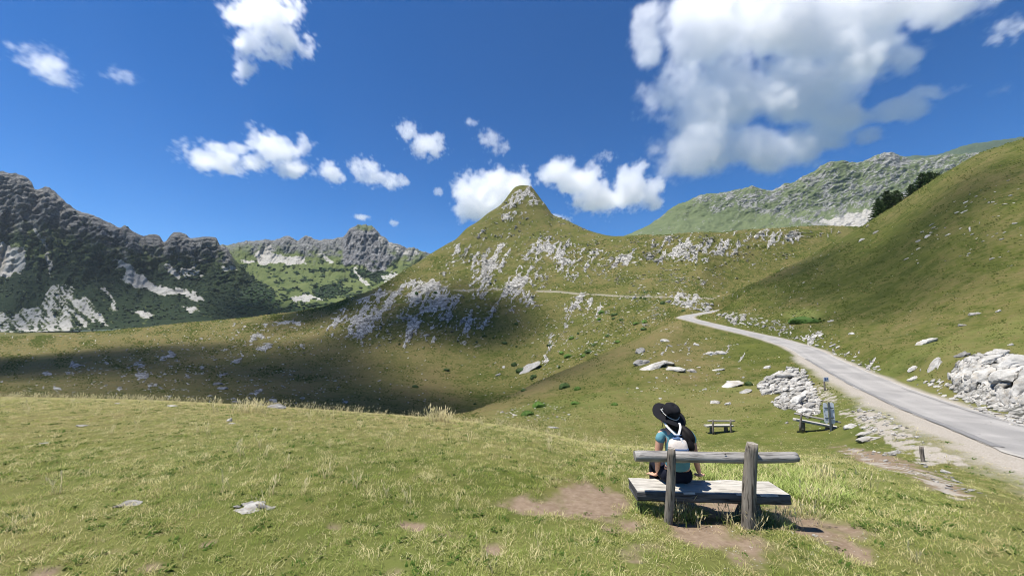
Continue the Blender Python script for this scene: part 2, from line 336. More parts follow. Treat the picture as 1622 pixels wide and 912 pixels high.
# bare earth round the bench, worn patches, track by the road
d = np.zeros(GX.shape)
for cx_, cy_, rx, ry, a, v in [(930, 792, 88, 28, 0, 1.0), (850, 800, 70, 16, 4, .8), (980, 830, 50, 18, 8, .6), (1040, 870, 60, 22, 10, .55), (720, 850, 40, 12, 0, .4), (460, 870, 40, 10, -8, .4), (1110, 800, 90, 22, 3, 1.0), (1120, 845, 70, 24, 12, .9), (1190, 880, 75, 30, 25, .75), (1290, 830, 85, 24, 16, .95), (1350, 868, 50, 20, 28, .8),
        (1230, 800, 40, 14, 8, .8), (655, 830, 26, 12, 8, .7), (785, 868, 26, 12, 4, .7), (530, 832, 18, 8, 0, .6), (180, 872, 26, 7, -10, .55), (90, 908, 60, 12, 0, .6), (250, 895, 36, 10, -12, .5), (610, 905, 34, 14, 0, .6), (770, 800, 30, 9, 0, .4),
        (1000, 880, 40, 14, 10, .6), (890, 856, 40, 10, 0, .35), (330, 860, 18, 7, -20, .55), (1480, 760, 110, 20, 20, .5), (1400, 730, 75, 12, 15, 1.0), (1490, 765, 70, 12, 24, .8), (870, 738, 60, 6, 2, .35), (560, 880, 30, 8, 0, .35)]:
    d = np.maximum(d, blob(cx_, cy_, rx, ry, a, .7) * v)
DIRT = sstep(.34, .86, d + .55 * n2 + .40 * fbm(GX / .22, GY / .22, 4) - .02) * (GY < 40) * (d > .02)
HGT = HGT - .035 * sstep(.3, .9, d) * (GY < 12)
g = poly([(1325, 705), (1370, 712), (1470, 742), (1560, 790), (1540, 800), (1440, 760), (1340, 722)], 8) * .5
g = np.maximum(g, poly([(1330, 648), (1370, 640), (1460, 690), (1560, 740), (1460, 735), (1380, 690)], 10) * .62)
g = np.maximum(g, blob(1305, 625, 30, 14, 30) * .5)
GRAV = sstep(.42, .6, g + .45 * n2 + .25 * fbm(GX / .3, GY / .3, 3)) * (RS < 0)
lo = 1 - sstep(2.2, 3.4, RD + .6 * n1 - .2 * sstep(45, 30, GY) + .3 * n2); hi = 1 - sstep(1.9, 2.6, RD + .3 * n1)
GRAV = np.maximum(GRAV, np.where(RS < 0, np.where(GY < 50, lo, hi), hi))
GRAV = GRAV * (RD < 60)
# the contour track across the far slope
track = np.exp(-((PY - np.interp(PX, [600, 700, 800, 880, 920, 1000, 1060, 1130], [463, 461, 459, 461, 465, 469, 471, 473])) / 1.15) ** 2) * .75 * (PX > 590) * (PX < 1135) * FAR * (GY > 130)
GRAV = np.maximum(GRAV, track * sstep(-.3, .1, fbm(PX / 25, PY / 25, 2) + np.where(PX > 850, .5, 0)))
HGT = HGT * (1 - sstep(5, 2.2, RD)) - track * .6
# straw coloured ridges and lush hollows
ridge_y = np.interp(PX, [592, 672, 735, 803, 856, 960, 1075], [656, 658, 654, 629, 603, 558, 505])
DRY = .5 + .5 * n3
DRY = np.clip(DRY + .75 * np.exp(-((PY - ridge_y - 10) / 16) ** 2) * ((PX > 590) & (PX < 1080) & NEAR), 0, 1.3)
DRY = np.clip(DRY + .5 * blob(1140, 645, 110, 22, -8) + .45 * blob(1090, 580, 60, 30, -20) - .5 * blob(1220, 560, 70, 40, 20) + .35 * poly([(0, 640), (400, 650), (800, 690), (800, 720), (400, 690), (0, 690)], 10), 0, 1.3)
ha, hb = PX * .86 - PY * .50, PX * .50 + PY * .86
DRY = np.clip(DRY + np.where(HILLZ, .75 * fbm(ha / 46, hb / 9, 4) + .30 * fbm(PX / 120, PY / 40, 4) + .30 * sstep(1350, 1500, PX) * (PY > 430) - .22 - .45 * blob(1350, 440, 110, 50, -30) , 0), 0, 1.3)
DRY = np.clip(DRY + .55 * poly([(-50, 640), (-50, 545), (220, 525), (560, 500), (700, 570), (760, 650), (400, 650)], 40), 0, 1.3)
LUSH = np.clip(.4 + .6 * n1 + .9 * blob(1230, 765, 130, 34, 10) + .6 * blob(1380, 790, 160, 50, 15) + .5 * blob(720, 890, 300, 60), 0, 1.5) * (GY < 40)
LUSH = np.maximum(LUSH, blob(1273, 499, 26, 9) * 1.2)
HGT = HGT + np.where(HILLZ & (RD > 6), .22 * fbm(ha / 60, hb / 7, 4) + .35 * fbm(ha / 90, hb / 30, 3), 0) * sstep(35, 70, GY)
GZ = GZ + HGT
ground = mesh_obj('ground', np.stack([GX, GY, GZ], -1).reshape(-1, 3), grid_faces(NR, NC)); ground.data.flip_normals() if False else None
for nm, a in (('rock', ROCK), ('dirt', DIRT), ('dry', DRY), ('gravel', GRAV), ('lush', LUSH)): attr(ground, nm, a)
tag(ground, 'grassy mountain meadow running down to a hollow and up to a pointed peak', 'ground', kind='structure')
PX, PY = project(GX, GY, GZ)
from mathutils.kdtree import KDTree
def ground_z(X, Y):
    """height of the built ground sheet (bilinear)"""
    X = np.atleast_1d(np.asarray(X, float)); Y = np.atleast_1d(np.asarray(Y, float)); s = X / Y
    j = np.clip(np.searchsorted(S, s) - 1, 0, NC - 2); ft = np.clip((s - S[j]) / (S[j + 1] - S[j]), 0, 1)
    out = np.zeros(len(X))
    for q in range(len(X)):
        c0 = GY[:, j[q]]; c1 = GY[:, j[q] + 1]
        out[q] = (1 - ft[q]) * np.interp(Y[q], c0, GZ[:, j[q]]) + ft[q] * np.interp(Y[q], c1, GZ[:, j[q] + 1])
    return out
def gz(x, y): return float(ground_z([x], [y])[0])
_pm = np.maximum.accumulate(np.where(np.arange(NR)[:, None] >= 0, -PY, 0), 0)     # highest view angle met so far: what is seen
VIS = (-PY) >= _pm - 0.8
def ground_at(px, py, rmin=0, rmax=NR):
    """world point of the visible ground at a place in the view"""
    s = (px - CX) / FPX
    j = int(np.clip(np.searchsorted(S, s / 1.0), 1, NC - 2))
    j = int(np.abs(PX[:, max(0, j - 40):j + 40] - px).mean(0).argmin()) + max(0, j - 40)
    best = None
    for jj in range(max(0, j - 25), min(NC, j + 26)):
        ii = np.where(VIS[rmin:rmax, jj])[0] + rmin
        q = (PX[ii, jj] - px) ** 2 + (PY[ii, jj] - py) ** 2; k = q.argmin()
        if best is None or q[k] < best[0]: best = (q[k], ii[k], jj)
    _, i, jj = best
    return Vector((GX[i, jj], GY[i, jj], GZ[i, jj]))

# ---- surface materials of the land
def land_material(name):
    M = NT(name); c = M.coords('Object')
    n8 = M.noise(c, .06, 3, .55); n3_ = M.noise(c, .28, 4, .62); n1_ = M.noise(c, 1.1, 4, .65); nf = M.noise(c, 12., 4, .7)
    dry = M.attr('dry'); lush = M.attr('lush')
    gr = M.mix(M.rng(n3_, .32, .68), (.036, .052, .008), (.088, .100, .019)); gr = M.mix(M.rng(n1_, .35, .70, 0, .55), gr, (.100, .104, .030))
    st = M.mix(M.rng(nf, .3, .7), (.112, .092, .034), (.195, .160, .072)); st = M.mix(M.rng(n3_, .5, .75, 0, .5), st, (.095, .066, .032))
    k = M.math('ADD', M.math('MULTIPLY', dry, .60), M.math('MULTIPLY', M.math('SUBTRACT', n8, .5), 1.3))
    k = M.math('ADD', k, M.math('MULTIPLY', M.math('SUBTRACT', n1_, .5), 1.5)); k = M.math('ADD', k, M.math('MULTIPLY', M.math('SUBTRACT', n3_, .5), 1.1))
    grass = M.mix(M.rng(k, .0, .95), gr, st)
    grass = M.mix(M.math('MULTIPLY', lush, .65), grass, M.mix(nf, (.105, .130, .030), (.185, .200, .065)))
    tus = M.noise(c, 2.6, 3, .6); grass = M.mix(M.rng(tus, .52, .70, 0, .55), grass, M.mix(.35, grass, (.012, .020, .004)))
    grass = M.mix(M.rng(nf, .45, .8, .0, .35), grass, (.045, .048, .016))
    pebb = M.voro(c, 28.); mid = M.noise(c, .9, 5, .65)
    dirt = M.mix(mid, (.120, .086, .058), (.215, .160, .112)); dirt = M.mix(M.rng(nf, .4, .8), dirt, (.265, .205, .150))
    grav = M.mix(M.rng(pebb, .1, .6), (.42, .40, .365), (.26, .235, .20)); grav = M.mix(M.math('MULTIPLY', nf, .4), grav, (.29, .25, .19))
    rb = M.noise(M.mapping(c, (1, 1, 1.7)), .33, 6, .68); rn = M.noise(M.mapping(c, (1, 1, 2.2)), 1.5, 6, .68)
    rock = M.ramp(M.math('ADD', M.math('MULTIPLY', rb, .6), M.math('MULTIPLY', rn, .4)), [(.37, (.045, .044, .038)), (.45, (.22, .213, .192)), (.53, (.44, .425, .39)), (.64, (.62, .60, .56))])
    cr = M.voro(M.mapping(c, (1, 1, .7)), .45, 'DISTANCE_TO_EDGE'); cr2 = M.voro(M.mapping(c, (1, 1, .7)), 1.1, 'DISTANCE_TO_EDGE'); rock = M.mix(M.rng(cr, .0, .09, .9, 0), rock, (.030, .032, .026)); rock = M.mix(M.rng(cr2, .0, .10, .6, 0), rock, (.05, .05, .042))
    rm = M.rng(M.math('ADD', M.attr('rock'), M.math('MULTIPLY', M.math('SUBTRACT', M.noise(c, .62, 5, .7), .5), 1.7)), .42, .62)
    rm = M.math('MULTIPLY', rm, M.rng(M.attr('rock'), .03, .12))
    col = M.mix(M.attr('dirt'), grass, dirt); col = M.mix(M.attr('gravel'), col, grav); col = M.mix(rm, col, rock)
    h = M.math('ADD', M.math('MULTIPLY', nf, .25), M.math('MULTIPLY', n1_, .8)); b = M.bump(h, .8, .10)
    hr_ = M.math('ADD', M.math('MULTIPLY', rb, 1.4), M.math('MULTIPLY', rn, .6)); hr_ = M.math('SUBTRACT', hr_, M.rng(cr, 0, .1, .35, 0))
    b = M.bump(M.math('MULTIPLY', rm, hr_), .6, .5, b); b = M.bump(n3_, .4, .6, b)
    return M.bsdf(col, .95, b, .10)
MAT_LAND = land_material('meadow_and_limestone'); ground.data.materials.append(MAT_LAND)
#@@FAR
# ------------------------------------------------------------------ far ranges
def far_material(name, grass_a, grass_b, rock_stops, scrub_a, scrub_b, scale=1.0, bd=14.0):
    M = NT(name); c = M.coords('Object')
    mid = M.noise(c, .02 * scale, 6, .65); fine = M.noise(c, .14 * scale, 5, .7)
    grass = M.mix(M.rng(mid, .3, .7), grass_a, grass_b); grass = M.mix(M.rng(fine, .45, .75, 0, .5), grass, grass_a)
    rn = M.noise(M.mapping(c, (1, 1, 1.9)), .05 * scale, 8, .74); strat = M.noise(M.mapping(c, (.25, .25, 5.0), (.10, .06, 0)), .05 * scale, 5, .7); rn = M.math('ADD', M.math('MULTIPLY', rn, .5), M.math('MULTIPLY', strat, .5)); rn = M.math('ADD', M.math('MULTIPLY', M.math('SUBTRACT', rn, .5), 1.45), .5); rock = M.ramp(rn, rock_stops)
    cr = M.voro(M.mapping(c, (1, 1, .55)), .07 * scale, 'DISTANCE_TO_EDGE'); rock = M.mix(M.rng(cr, .0, .12, .75, 0), rock, rock_stops[0][1])
    sn = M.noise(M.mapping(c, (1, 1, .35)), .09 * scale, 6, .7); scree = M.mix(M.rng(sn, .3, .7), (.20, .193, .172), (.40, .388, .355))
    scrub = M.mix(M.rng(fine, .35, .65), scrub_a, scrub_b)
    col = M.mix(M.attr('rock'), grass, rock); scm = M.rng(M.math('ADD', M.attr('scree'), M.math('MULTIPLY', M.math('SUBTRACT', sn, .5), 2.0)), .30, .85); scm = M.math('MULTIPLY', scm, M.rng(M.attr('scree'), .02, .2)); col = M.mix(scm, col, scree); col = M.mix(M.attr('scrub'), col, scrub)
    h = M.math('ADD', M.math('MULTIPLY', rn, M.math('ADD', M.attr('rock'), .15)), M.math('MULTIPLY', fine, M.math('ADD', M.math('MULTIPLY', M.attr('scrub'), .5), .12)))
    return M.bsdf(col, .95, M.bump(h, .8, bd), .1)
def far_range(name, lines, rows, s0, s1, ncol, disp, mask, mat, label):
    global PX, PY
    Sx = np.linspace(s0, s1, ncol); y, z = loft(lines, rows, Sx); x = Sx[None] * y
    keep = (PX, PY); PX, PY = project(x, y, z)
    dz, dy = disp(x, y, z); z = z + dz; y2 = y + dy; x = x * y2 / y; y = y2
    PX, PY = project(x, y, z); m = mask(x, y, z)
    o = mesh_obj(name, np.stack([x, y, z], -1).reshape(-1, 3), grid_faces(*x.shape), [mat])
    for k, v in m.items(): attr(o, k, np.clip(v, 0, 1))
    tag(o, label, 'mountain', kind='structure')
    pts = (x, y, z, PX.copy(), PY.copy(), m); PX, PY = keep
    return o, pts
sx = lambda px: (px - CX) / FPX
def taper(nrows_before, n_up, shape):   # 0 at the foot, 1 from mid height
    return np.clip(np.arange(shape[0])[:, None] / n_up, 0, 1)
# left hand range: dark cliffs over scrub and scree
LCREST = [(-260, 262), (-100, 268), (-40, 270), (0, 273), (22, 275), (42, 281), (50, 289), (56, 301), (64, 300), (72, 297), (84, 303), (100, 318), (112, 327), (122, 335), (140, 340), (160, 347), (180, 356), (190, 362), (197, 358), (206, 365), (218, 372), (226, 374), (240, 371), (252, 374), (260, 384), (266, 379), (274, 370), (284, 368), (294, 372), (302, 378), (316, 376), (332, 375), (342, 377), (350, 390), (358, 391), (366, 404), (390, 430), (430, 470), (480, 500)]
LL = [line([(-260, 536, 700), (480, 512, 720)]), line([(-260, 522, 740), (100, 522, 745), (300, 505, 780), (480, 508, 800)]), line([(-260, 470, 800), (100, 470, 810), (200, 472, 840), (300, 472, 880), (400, 485, 900), (480, 504, 900)]),
      line([(-260, 380, 900), (0, 385, 900), (60, 385, 905), (120, 400, 920), (200, 425, 940), (260, 430, 960), (320, 432, 990), (360, 440, 1000), (400, 462, 1000), (480, 503, 1000)]),
      line([(a, b, 1000 + .25 * max(a, 0)) for a, b in LCREST]), zline([(-260, 1250, 300), (480, 1250, -20)])]
def ldisp(x, y, z):
    up = sstep(530, 430, PY); cliff = sstep(470, 380, PY - .12 * PX + 10)
    r1 = ridged((PX + .35 * PY) / 64, PY / 170, 4, 2.1, .45) - .55; r2 = ridged(PX / 16, PY / 30, 3) - .5; f = fbm(PX / 5, PY / 5, 3)
    blk = fbm(PX / 22, PY / 15, 4); tt = (PY + .28 * PX) / 11 + 1.3 * fbm(PX / 35, PY / 25, 3); sw = tt - np.floor(tt); sw = np.where(sw < .7, sw / .7, (1 - sw) / .3) - .5
    cf = .22 + .78 * sstep(-4, 26, PY - np.interp(PX, [q[0] for q in LCREST], [q[1] for q in LCREST])); up = up * cf
    return up * (11 * r1 + cliff * (6 * blk + 3 * r2 + 3.5 * sw) + 1.2 * cliff * f), -up * (34 * r1 * (1 + .4 * cliff) + cliff * (17 * blk + 9 * r2 + 8 * sw))
def lmask(x, y, z):
    n = fbm(PX / 16, PY / 12, 4); nf = fbm(PX / 5, PY / 3.2, 3); st = fbm((PX - .9 * PY) / 9, (PY + .4 * PX) / 50, 3)
    cl = np.interp(PX, [-260, 0, 60, 120, 180, 240, 300, 345, 370, 480], [372, 368, 362, 372, 395, 405, 412, 405, 415, 420])
    rock = sstep(14, -14, PY - cl + 34 * n + 12 * st)
    sc = np.zeros(PX.shape)
    for p, v in [([(-60, 385), (20, 384), (45, 392), (40, 412), (28, 438), (-60, 446)], .95), ([(-60, 505), (40, 492), (72, 468), (92, 448), (106, 452), (130, 468), (165, 492), (168, 518), (60, 530), (-60, 532)], .72), ([(48, 352), (62, 356), (75, 390), (86, 425), (90, 450), (80, 440), (66, 405)], .8),
                 ([(74, 368), (84, 376), (120, 405), (128, 416), (116, 412)], .7), ([(178, 404), (196, 418), (232, 440), (286, 458), (330, 474), (318, 476), (270, 468), (214, 452), (186, 432)], .95), ([(140, 448), (168, 456), (186, 480), (196, 498), (184, 500), (172, 474)], .75), ([(200, 488), (235, 492), (255, 500), (228, 504)], .9),
                 ([(284, 486), (300, 484), (322, 494), (300, 497)], .9), ([(246, 420), (262, 416), (330, 430), (322, 442), (280, 444)], .72), ([(300, 400), (306, 402), (312, 424), (304, 424)], .8), ([(350, 418), (372, 420), (378, 430), (356, 432)], .8), ([(160, 486), (176, 486), (184, 500), (172, 502)], .6)]:
        sc = np.maximum(sc, poly(p, 4) * v)
    fan = fbm(np.arctan2(PX - 92, np.maximum(PY - 430, 4)) * 7, PY / 60, 3); sc = sstep(.52, .78, sc + .34 * nf + .34 * st + .30 * fan * (PX < 180) * (PY > 440) - .02)
    scrub = sstep(-.10, .10, n + .35 * nf + .42 * sstep(395, 440, PY) - .16 * sstep(330, 200, PX) * 0 + .05) * sstep(cl - 20, cl + 30, PY) * (1 - sc)
    scrub = np.maximum(scrub, sstep(.30, .42, nf * .6 + n * .7) * .9 * rock * (PY > 300)) * (1 - sc)
    return dict(rock=rock * .96, scree=sc, scrub=scrub)
MAT_L = far_material('dark_cliff_range', (.060, .078, .028), (.100, .118, .042), [(.34, (.045, .045, .046)), (.46, (.125, .123, .120)), (.57, (.22, .215, .208)), (.72, (.36, .35, .33))], (.013, .024, .012), (.028, .044, .018))
range_l, PL = far_range('mountain_range', LL, [10, 50, 110, 130, 10], sx(-260), sx(470), 420, ldisp, lmask, MAT_L, 'dark rocky mountain wall with pale scree chutes on the left')
# centre range with the domed summit
CCREST = [(280, 400), (330, 396), (352, 389), (372, 386), (400, 382), (430, 380), (446, 378), (454, 374), (462, 378), (470, 381), (484, 375), (494, 377), (510, 380), (530, 378), (542, 375), (549, 370), (554, 364), (562, 359), (574, 357), (586, 358), (594, 363), (602, 371), (612, 379), (624, 386), (640, 391), (655, 393), (668, 399), (685, 403), (720, 410), (800, 425)]
LC = [line([(280, 512, 780), (800, 512, 780)]), line([(280, 495, 830), (420, 494, 840), (560, 486, 860), (800, 495, 860)]), line([(280, 455, 1000), (420, 455, 1020), (560, 455, 1050), (640, 450, 1080), (800, 470, 1100)]),
      line([(280, 415, 1250), (420, 415, 1270), (500, 412, 1280), (548, 424, 1240), (600, 428, 1240), (640, 418, 1300), (720, 425, 1350), (800, 440, 1350)]), line([(a, b, 1430) for a, b in CCREST]), zline([(280, 1800, 250), (800, 1800, 200)])]
def cdisp(x, y, z):
    up = sstep(470, 410, PY); r1 = ridged((PX + .5 * PY) / 26, PY / 60, 5) - .55; r2 = ridged(PX / 9, PY / 14, 3) - .5; lump = fbm(PX / 30, PY / 12, 4)
    dome = blob(584, 396, 38, 32, 20, .4)
    return up * (5 * r1 + 2 * r2) + (1 - up) * 10 * lump, -up * (34 * r1 + 9 * r2) - 8 * dome * r2
def cmask(x, y, z):
    n = fbm(PX / 14, PY / 8, 4); nf = fbm(PX / 4, PY / 2.6, 3)
    rock = np.maximum(sstep(10, -10, PY - 398 + 24 * n - .03 * (PX - 450)) * .9, poly([(546, 372), (560, 360), (578, 364), (600, 384), (618, 404), (622, 424), (604, 430), (570, 424), (545, 420)], 3))
    rock = rock * (1 - .8 * poly([(560, 362), (574, 352), (592, 358), (588, 366), (575, 364)], 2)) * (1 - .75 * poly([(345, 392), (400, 388), (395, 412), (350, 410)], 8))
    pale = poly([(592, 362), (604, 371), (626, 387), (650, 396), (672, 404), (650, 408), (624, 396), (606, 382)], 3)
    sc = np.maximum.reduce([poly([(402, 402), (418, 394), (450, 405), (486, 406), (488, 418), (440, 420), (408, 420)], 4) * .85, poly([(500, 402), (512, 400), (532, 416), (522, 418)], 3) * .8, pale * .62, poly([(404, 386), (430, 384), (444, 400), (424, 398)], 4) * .6, poly([(380, 410), (404, 412), (400, 418), (384, 418)], 3) * .8,
                            poly([(548, 410), (600, 416), (616, 426), (570, 428), (548, 420)], 5) * .45, poly([(455, 470), (480, 466), (516, 470), (512, 476), (470, 478)], 4) * .72, poly([(555, 420), (572, 432), (590, 452), (578, 452), (558, 432)], 4) * .75, poly([(600, 436), (625, 430), (640, 440), (612, 448)], 5) * .6])
    sc = sstep(.45, .6, sc + .4 * nf)
    scrub = sstep(.02, .16, n + .4 * nf + .12 * sstep(440, 480, PY) - .12) * sstep(404, 420, PY)
    scrub = np.maximum(scrub, sstep(.3, .6, np.maximum(poly([(552, 424), (600, 428), (625, 432), (600, 445), (560, 438)], 5), poly([(500, 452), (540, 448), (548, 470), (500, 470)], 8)) + .5 * nf))
    scrub = np.maximum(scrub, sstep(484, 490, PY + 4 * nf)) * (1 - sc)
    scrub = np.maximum(scrub, sstep(.45, .6, poly([(290, 425), (360, 436), (430, 452), (440, 490), (280, 505)], 12) + .35 * n) * .95) * (1 - sc)
    return dict(rock=rock, scree=sc, scrub=scrub)
MAT_C = far_material('green_cirque_range', (.062, .085, .028), (.115, .135, .048), [(.30, (.07, .072, .076)), (.48, (.175, .175, .178)), (.64, (.30, .298, .295)), (.8, (.42, .41, .40))], (.014, .030, .012), (.030, .055, .018))
range_c, PC = far_range('mountain_range', LC, [8, 60, 80, 90, 8], sx(290), sx(790), 380, cdisp, cmask, MAT_C, 'distant green cirque with a grey domed summit in the valley gap')
# right hand range behind the hill
RCREST = [(900, 400), (960, 385), (985, 377), (1010, 368), (1026, 361), (1040, 351), (1052, 342), (1065, 331), (1074, 326), (1088, 322), (1100, 314), (1112, 309), (1130, 308), (1150, 307), (1164, 303), (1180, 299), (1194, 297), (1206, 301), (1222, 304), (1232, 299), (1244, 292), (1256, 289), (1272, 281), (1290, 271), (1304, 263), (1320, 257), (1334, 256), (1346, 258), (1362, 259), (1376, 253), (1390, 246), (1402, 243), (1414, 244), (1430, 249), (1448, 254), (1462, 253), (1480, 250), (1500, 247), (1530, 245), (1560, 243), (1600, 240), (1800, 225)]
LR = [line([(900, 440, 560), (1800, 430, 560)]), line([(900, 410, 640), (985, 390, 640), (1060, 378, 640), (1200, 378, 660), (1400, 370, 680), (1800, 380, 680)]), line([(900, 405, 760), (985, 383, 760), (1060, 352, 780), (1120, 342, 800), (1200, 340, 820), (1300, 330, 860), (1400, 318, 880), (1500, 310, 880), (1800, 310, 880)]),
      line([(a, b, 900 + .35 * max(0, min(a, 1400) - 1100)) for a, b in RCREST]), zline([(900, 1300, 60), (1800, 1400, 300)])]
def rdisp(x, y, z):
    up = sstep(395, 350, PY); r1 = ridged((PX - .3 * PY) / 36, (PY + .35 * PX) / 22, 5) - .55; r2 = ridged(PX / 10, (PY + .3 * PX) / 7, 4) - .5
    dens = sstep(1080, 1200, PX)
    return up * (3.5 * r1 + (.5 + .7 * dens) * r2), -up * (10 * r1 + 3 * dens * r2)
def rmask(x, y, z):
    n = fbm(PX / 26, (PY + .25 * PX) / 13, 4); nf = ridged(PX / 9, (PY + .4 * PX) / 4.5, 4) - .62; sp = fbm(PX / 4, PY / 2.6, 3)
    dens = np.interp(PX, [900, 1040, 1120, 1180, 1240, 1400, 1600], [-.18, -.18, -.06, .04, .14, .17, .05])
    dens = dens + .35 * poly([(1376, 256), (1400, 243), (1418, 244), (1450, 258), (1420, 264), (1390, 262)], 4) + .22 * poly([(1100, 318), (1200, 298), (1240, 300), (1200, 330), (1120, 330)], 7) - .30 * poly([(1060, 350), (1120, 330), (1200, 338), (1290, 352), (1180, 368), (1060, 372)], 10) - .25 * poly([(1280, 275), (1330, 258), (1370, 264), (1330, 276)], 5)
    rock = sstep(-.02, .30, 1.1 * nf + .75 * n + dens + .35 * sp - .05)
    sc = sstep(.4, .6, poly([(1296, 352), (1330, 342), (1362, 334), (1392, 331), (1392, 360), (1320, 360)], 2.5) + .1 * sp)
    return dict(rock=rock * .95, scree=sc, scrub=sstep(.25, .5, n - .5 * sp - .05) * .35 * (1 - sc))
MAT_R = far_material('pale_karst_range', (.080, .105, .052), (.125, .150, .075), [(.30, (.085, .088, .086)), (.46, (.20, .20, .193)), (.60, (.31, .306, .293)), (.78, (.45, .443, .42))], (.055, .075, .04), (.075, .10, .05), 1.4, 2.6)
range_r, PR = far_range('mountain_range', LR, [8, 50, 110, 130, 8], sx(905), sx(1790), 540, rdisp, rmask, MAT_R, 'long pale karst mountain of grey rock and grass behind the right hand hill')
# blue far ridge and its white cliff at the right edge
FCREST = [(1380, 262), (1430, 252), (1455, 249), (1480, 249), (1500, 243), (1520, 236), (1545, 230), (1570, 226), (1600, 222), (1622, 219), (1700, 212), (1900, 205)]
LF = [line([(1380, 330, 2300), (1900, 330, 2300)]), line([(1380, 275, 2500), (1500, 265, 2500), (1600, 258, 2500), (1900, 250, 2500)]), line([(a, b, 2800) for a, b in FCREST]), zline([(1380, 3400, 800), (1900, 3400, 800)])]
def fdisp(x, y, z): return 14 * (ridged(PX / 26, PY / 26, 4) - .55), 0 * x
def fmask(x, y, z):
    n = fbm(PX / 9, PY / 14, 4); cl = poly([(1524, 247), (1560, 242), (1612, 236), (1700, 232), (1700, 300), (1524, 300)], 3)
    return dict(rock=np.zeros(PX.shape), scree=sstep(.4, .75, cl + .5 * n - .05), scrub=.6 * (1 - cl))
MAT_F = far_material('blue_far_ridge', (.06, .085, .05), (.09, .12, .065), [(.3, (.2, .2, .2)), (.5, (.3, .3, .3)), (.64, (.4, .4, .4)), (.8, (.5, .5, .5))], (.035, .055, .035), (.055, .08, .045), .6)
range_f, PF = far_range('mountain_ridge', LF, [6, 40, 40, 6], sx(1385), sx(1890), 200, fdisp, fmask, MAT_F, 'farthest bluish ridge above a white cliff at the right edge')
# valley floor behind everything, out to the horizon
vf = mesh_obj('valley_floor', [(-9000, 380, -24), (9000, 380, -24), (9000, 12000, -24), (-9000, 12000, -24)], [(0, 1, 2, 3)], [MAT_L])
for k in ('rock', 'scree'): attr(vf, k, np.zeros(4))
attr(vf, 'scrub', np.full(4, .6)); tag(vf, 'scrubby valley floor below the mountains', 'valley', kind='structure')
#@@ROAD
# ------------------------------------------------------------------ road
def strip(name, offs, zoff, mat, i0=0, i1=None, ragged=0.0, seed=0):
    c = RC[i0:i1]; nrm = RNOR[i0:i1]; n = len(c); rg = np.random.default_rng(seed)
    U = np.array(offs, float); V = c[:, None, :] + nrm[:, None, :] * U[None, :, None]
    if ragged:
        wob = fbm(np.arange(n) / 22.0 + seed * 9, np.zeros(n), 5) * ragged; wob2 = fbm(np.arange(n) / 16.0 + seed * 31 + 50, np.zeros(n), 5) * ragged
        V[:, 0] += nrm * wob[:, None]; V[:, -1] += nrm * wob2[:, None]
    V[:, :, 2] = c[:, 2][:, None] + zoff - .012 * (U[None] / ROADW) ** 2
    o = mesh_obj(name, V.reshape(-1, 3), grid_faces(n, len(U)), [mat])
    attr(o, 'across', np.tile(U / ROADW, n)); return o
M = NT('worn_asphalt'); c = M.coords('Object')
a1 = M.noise(c, .5, 5, .6); a2 = M.noise(c, 30, 3, .7); a3 = M.noise(M.mapping(c, (1, 1, 1)), 3.5, 6, .65)
col = M.mix(M.rng(a1, .3, .7), (.245, .236, .223), (.31, .298, .281)); col = M.mix(M.rng(a2, .4, .75, 0, .45), col, (.15, .147, .143))
crack = M.voro(M.mapping(c, (1, 1, 1)), .55, 'DISTANCE_TO_EDGE'); col = M.mix(M.math('MULTIPLY', M.rng(crack, .0, .012, .5, 0), M.rng(a3, .45, .6)), col, (.07, .068, .066))
ac = M.math('ABSOLUTE', M.attr('across')); col = M.mix(M.rng(M.math('ADD', ac, M.math('MULTIPLY', a3, .25)), .98, 1.12), col, (.36, .34, .305))
wear = M.math('ABSOLUTE', M.math('SUBTRACT', ac, .48)); col = M.mix(M.rng(M.math('ADD', wear, M.math('MULTIPLY', M.math('SUBTRACT', a3, .5), .3)), .0, .22, .45, 0), col, (.345, .332, .312)); pt = M.noise(c, .22, 2, .5); col = M.mix(M.rng(pt, .56, .60, 0, .35), col, (.17, .167, .163))
MAT_ROAD = M.bsdf(col, .93, M.bump(a2, .35, .01), .15)
road = strip('road', [-ROADW, -ROADW * .6, 0, ROADW * .6, ROADW], .02, MAT_ROAD, ragged=.30, seed=1)
tag(road, 'narrow pale asphalt lane climbing past the hill and bending out of sight', 'road', kind='structure')
M = NT('dark_asphalt_patch'); c = M.coords('Object'); a2 = M.noise(c, 22, 4, .7); a1 = M.noise(c, 1.3, 4, .6)
col = M.mix(M.rng(a2, .35, .75), (.15, .148, .146), (.21, .207, .203)); col = M.mix(M.rng(a1, .5, .7, 0, .5), col, (.24, .235, .23))
MAT_PATCH = M.bsdf(col, .92, M.bump(a2, .3, .01), .15)
j0 = int(np.abs(RC[:, 1] - 47).argmin()); j1 = int(np.abs(RC[:, 1] - 11.5).argmin())
rs = strip('road_seam', [-ROADW * 1.0, -ROADW * .92, -ROADW * .84], .036, MAT_PATCH, j0, j1, .10, 4)
tag(rs, 'dark newer asphalt strip along the lower edge of the lane', 'road', kind='structure')
j0 = int(np.abs(RC[:, 1] - 31).argmin()); j1 = int(np.abs(RC[:, 1] - 16).argmin())
rs = strip('road_seam', [ROADW * .72, ROADW * .745], .034, MAT_PATCH, j0, j1, .04, 6)
tag(rs, 'thin dark seam along the upper side of the lane', 'road', kind='structure')

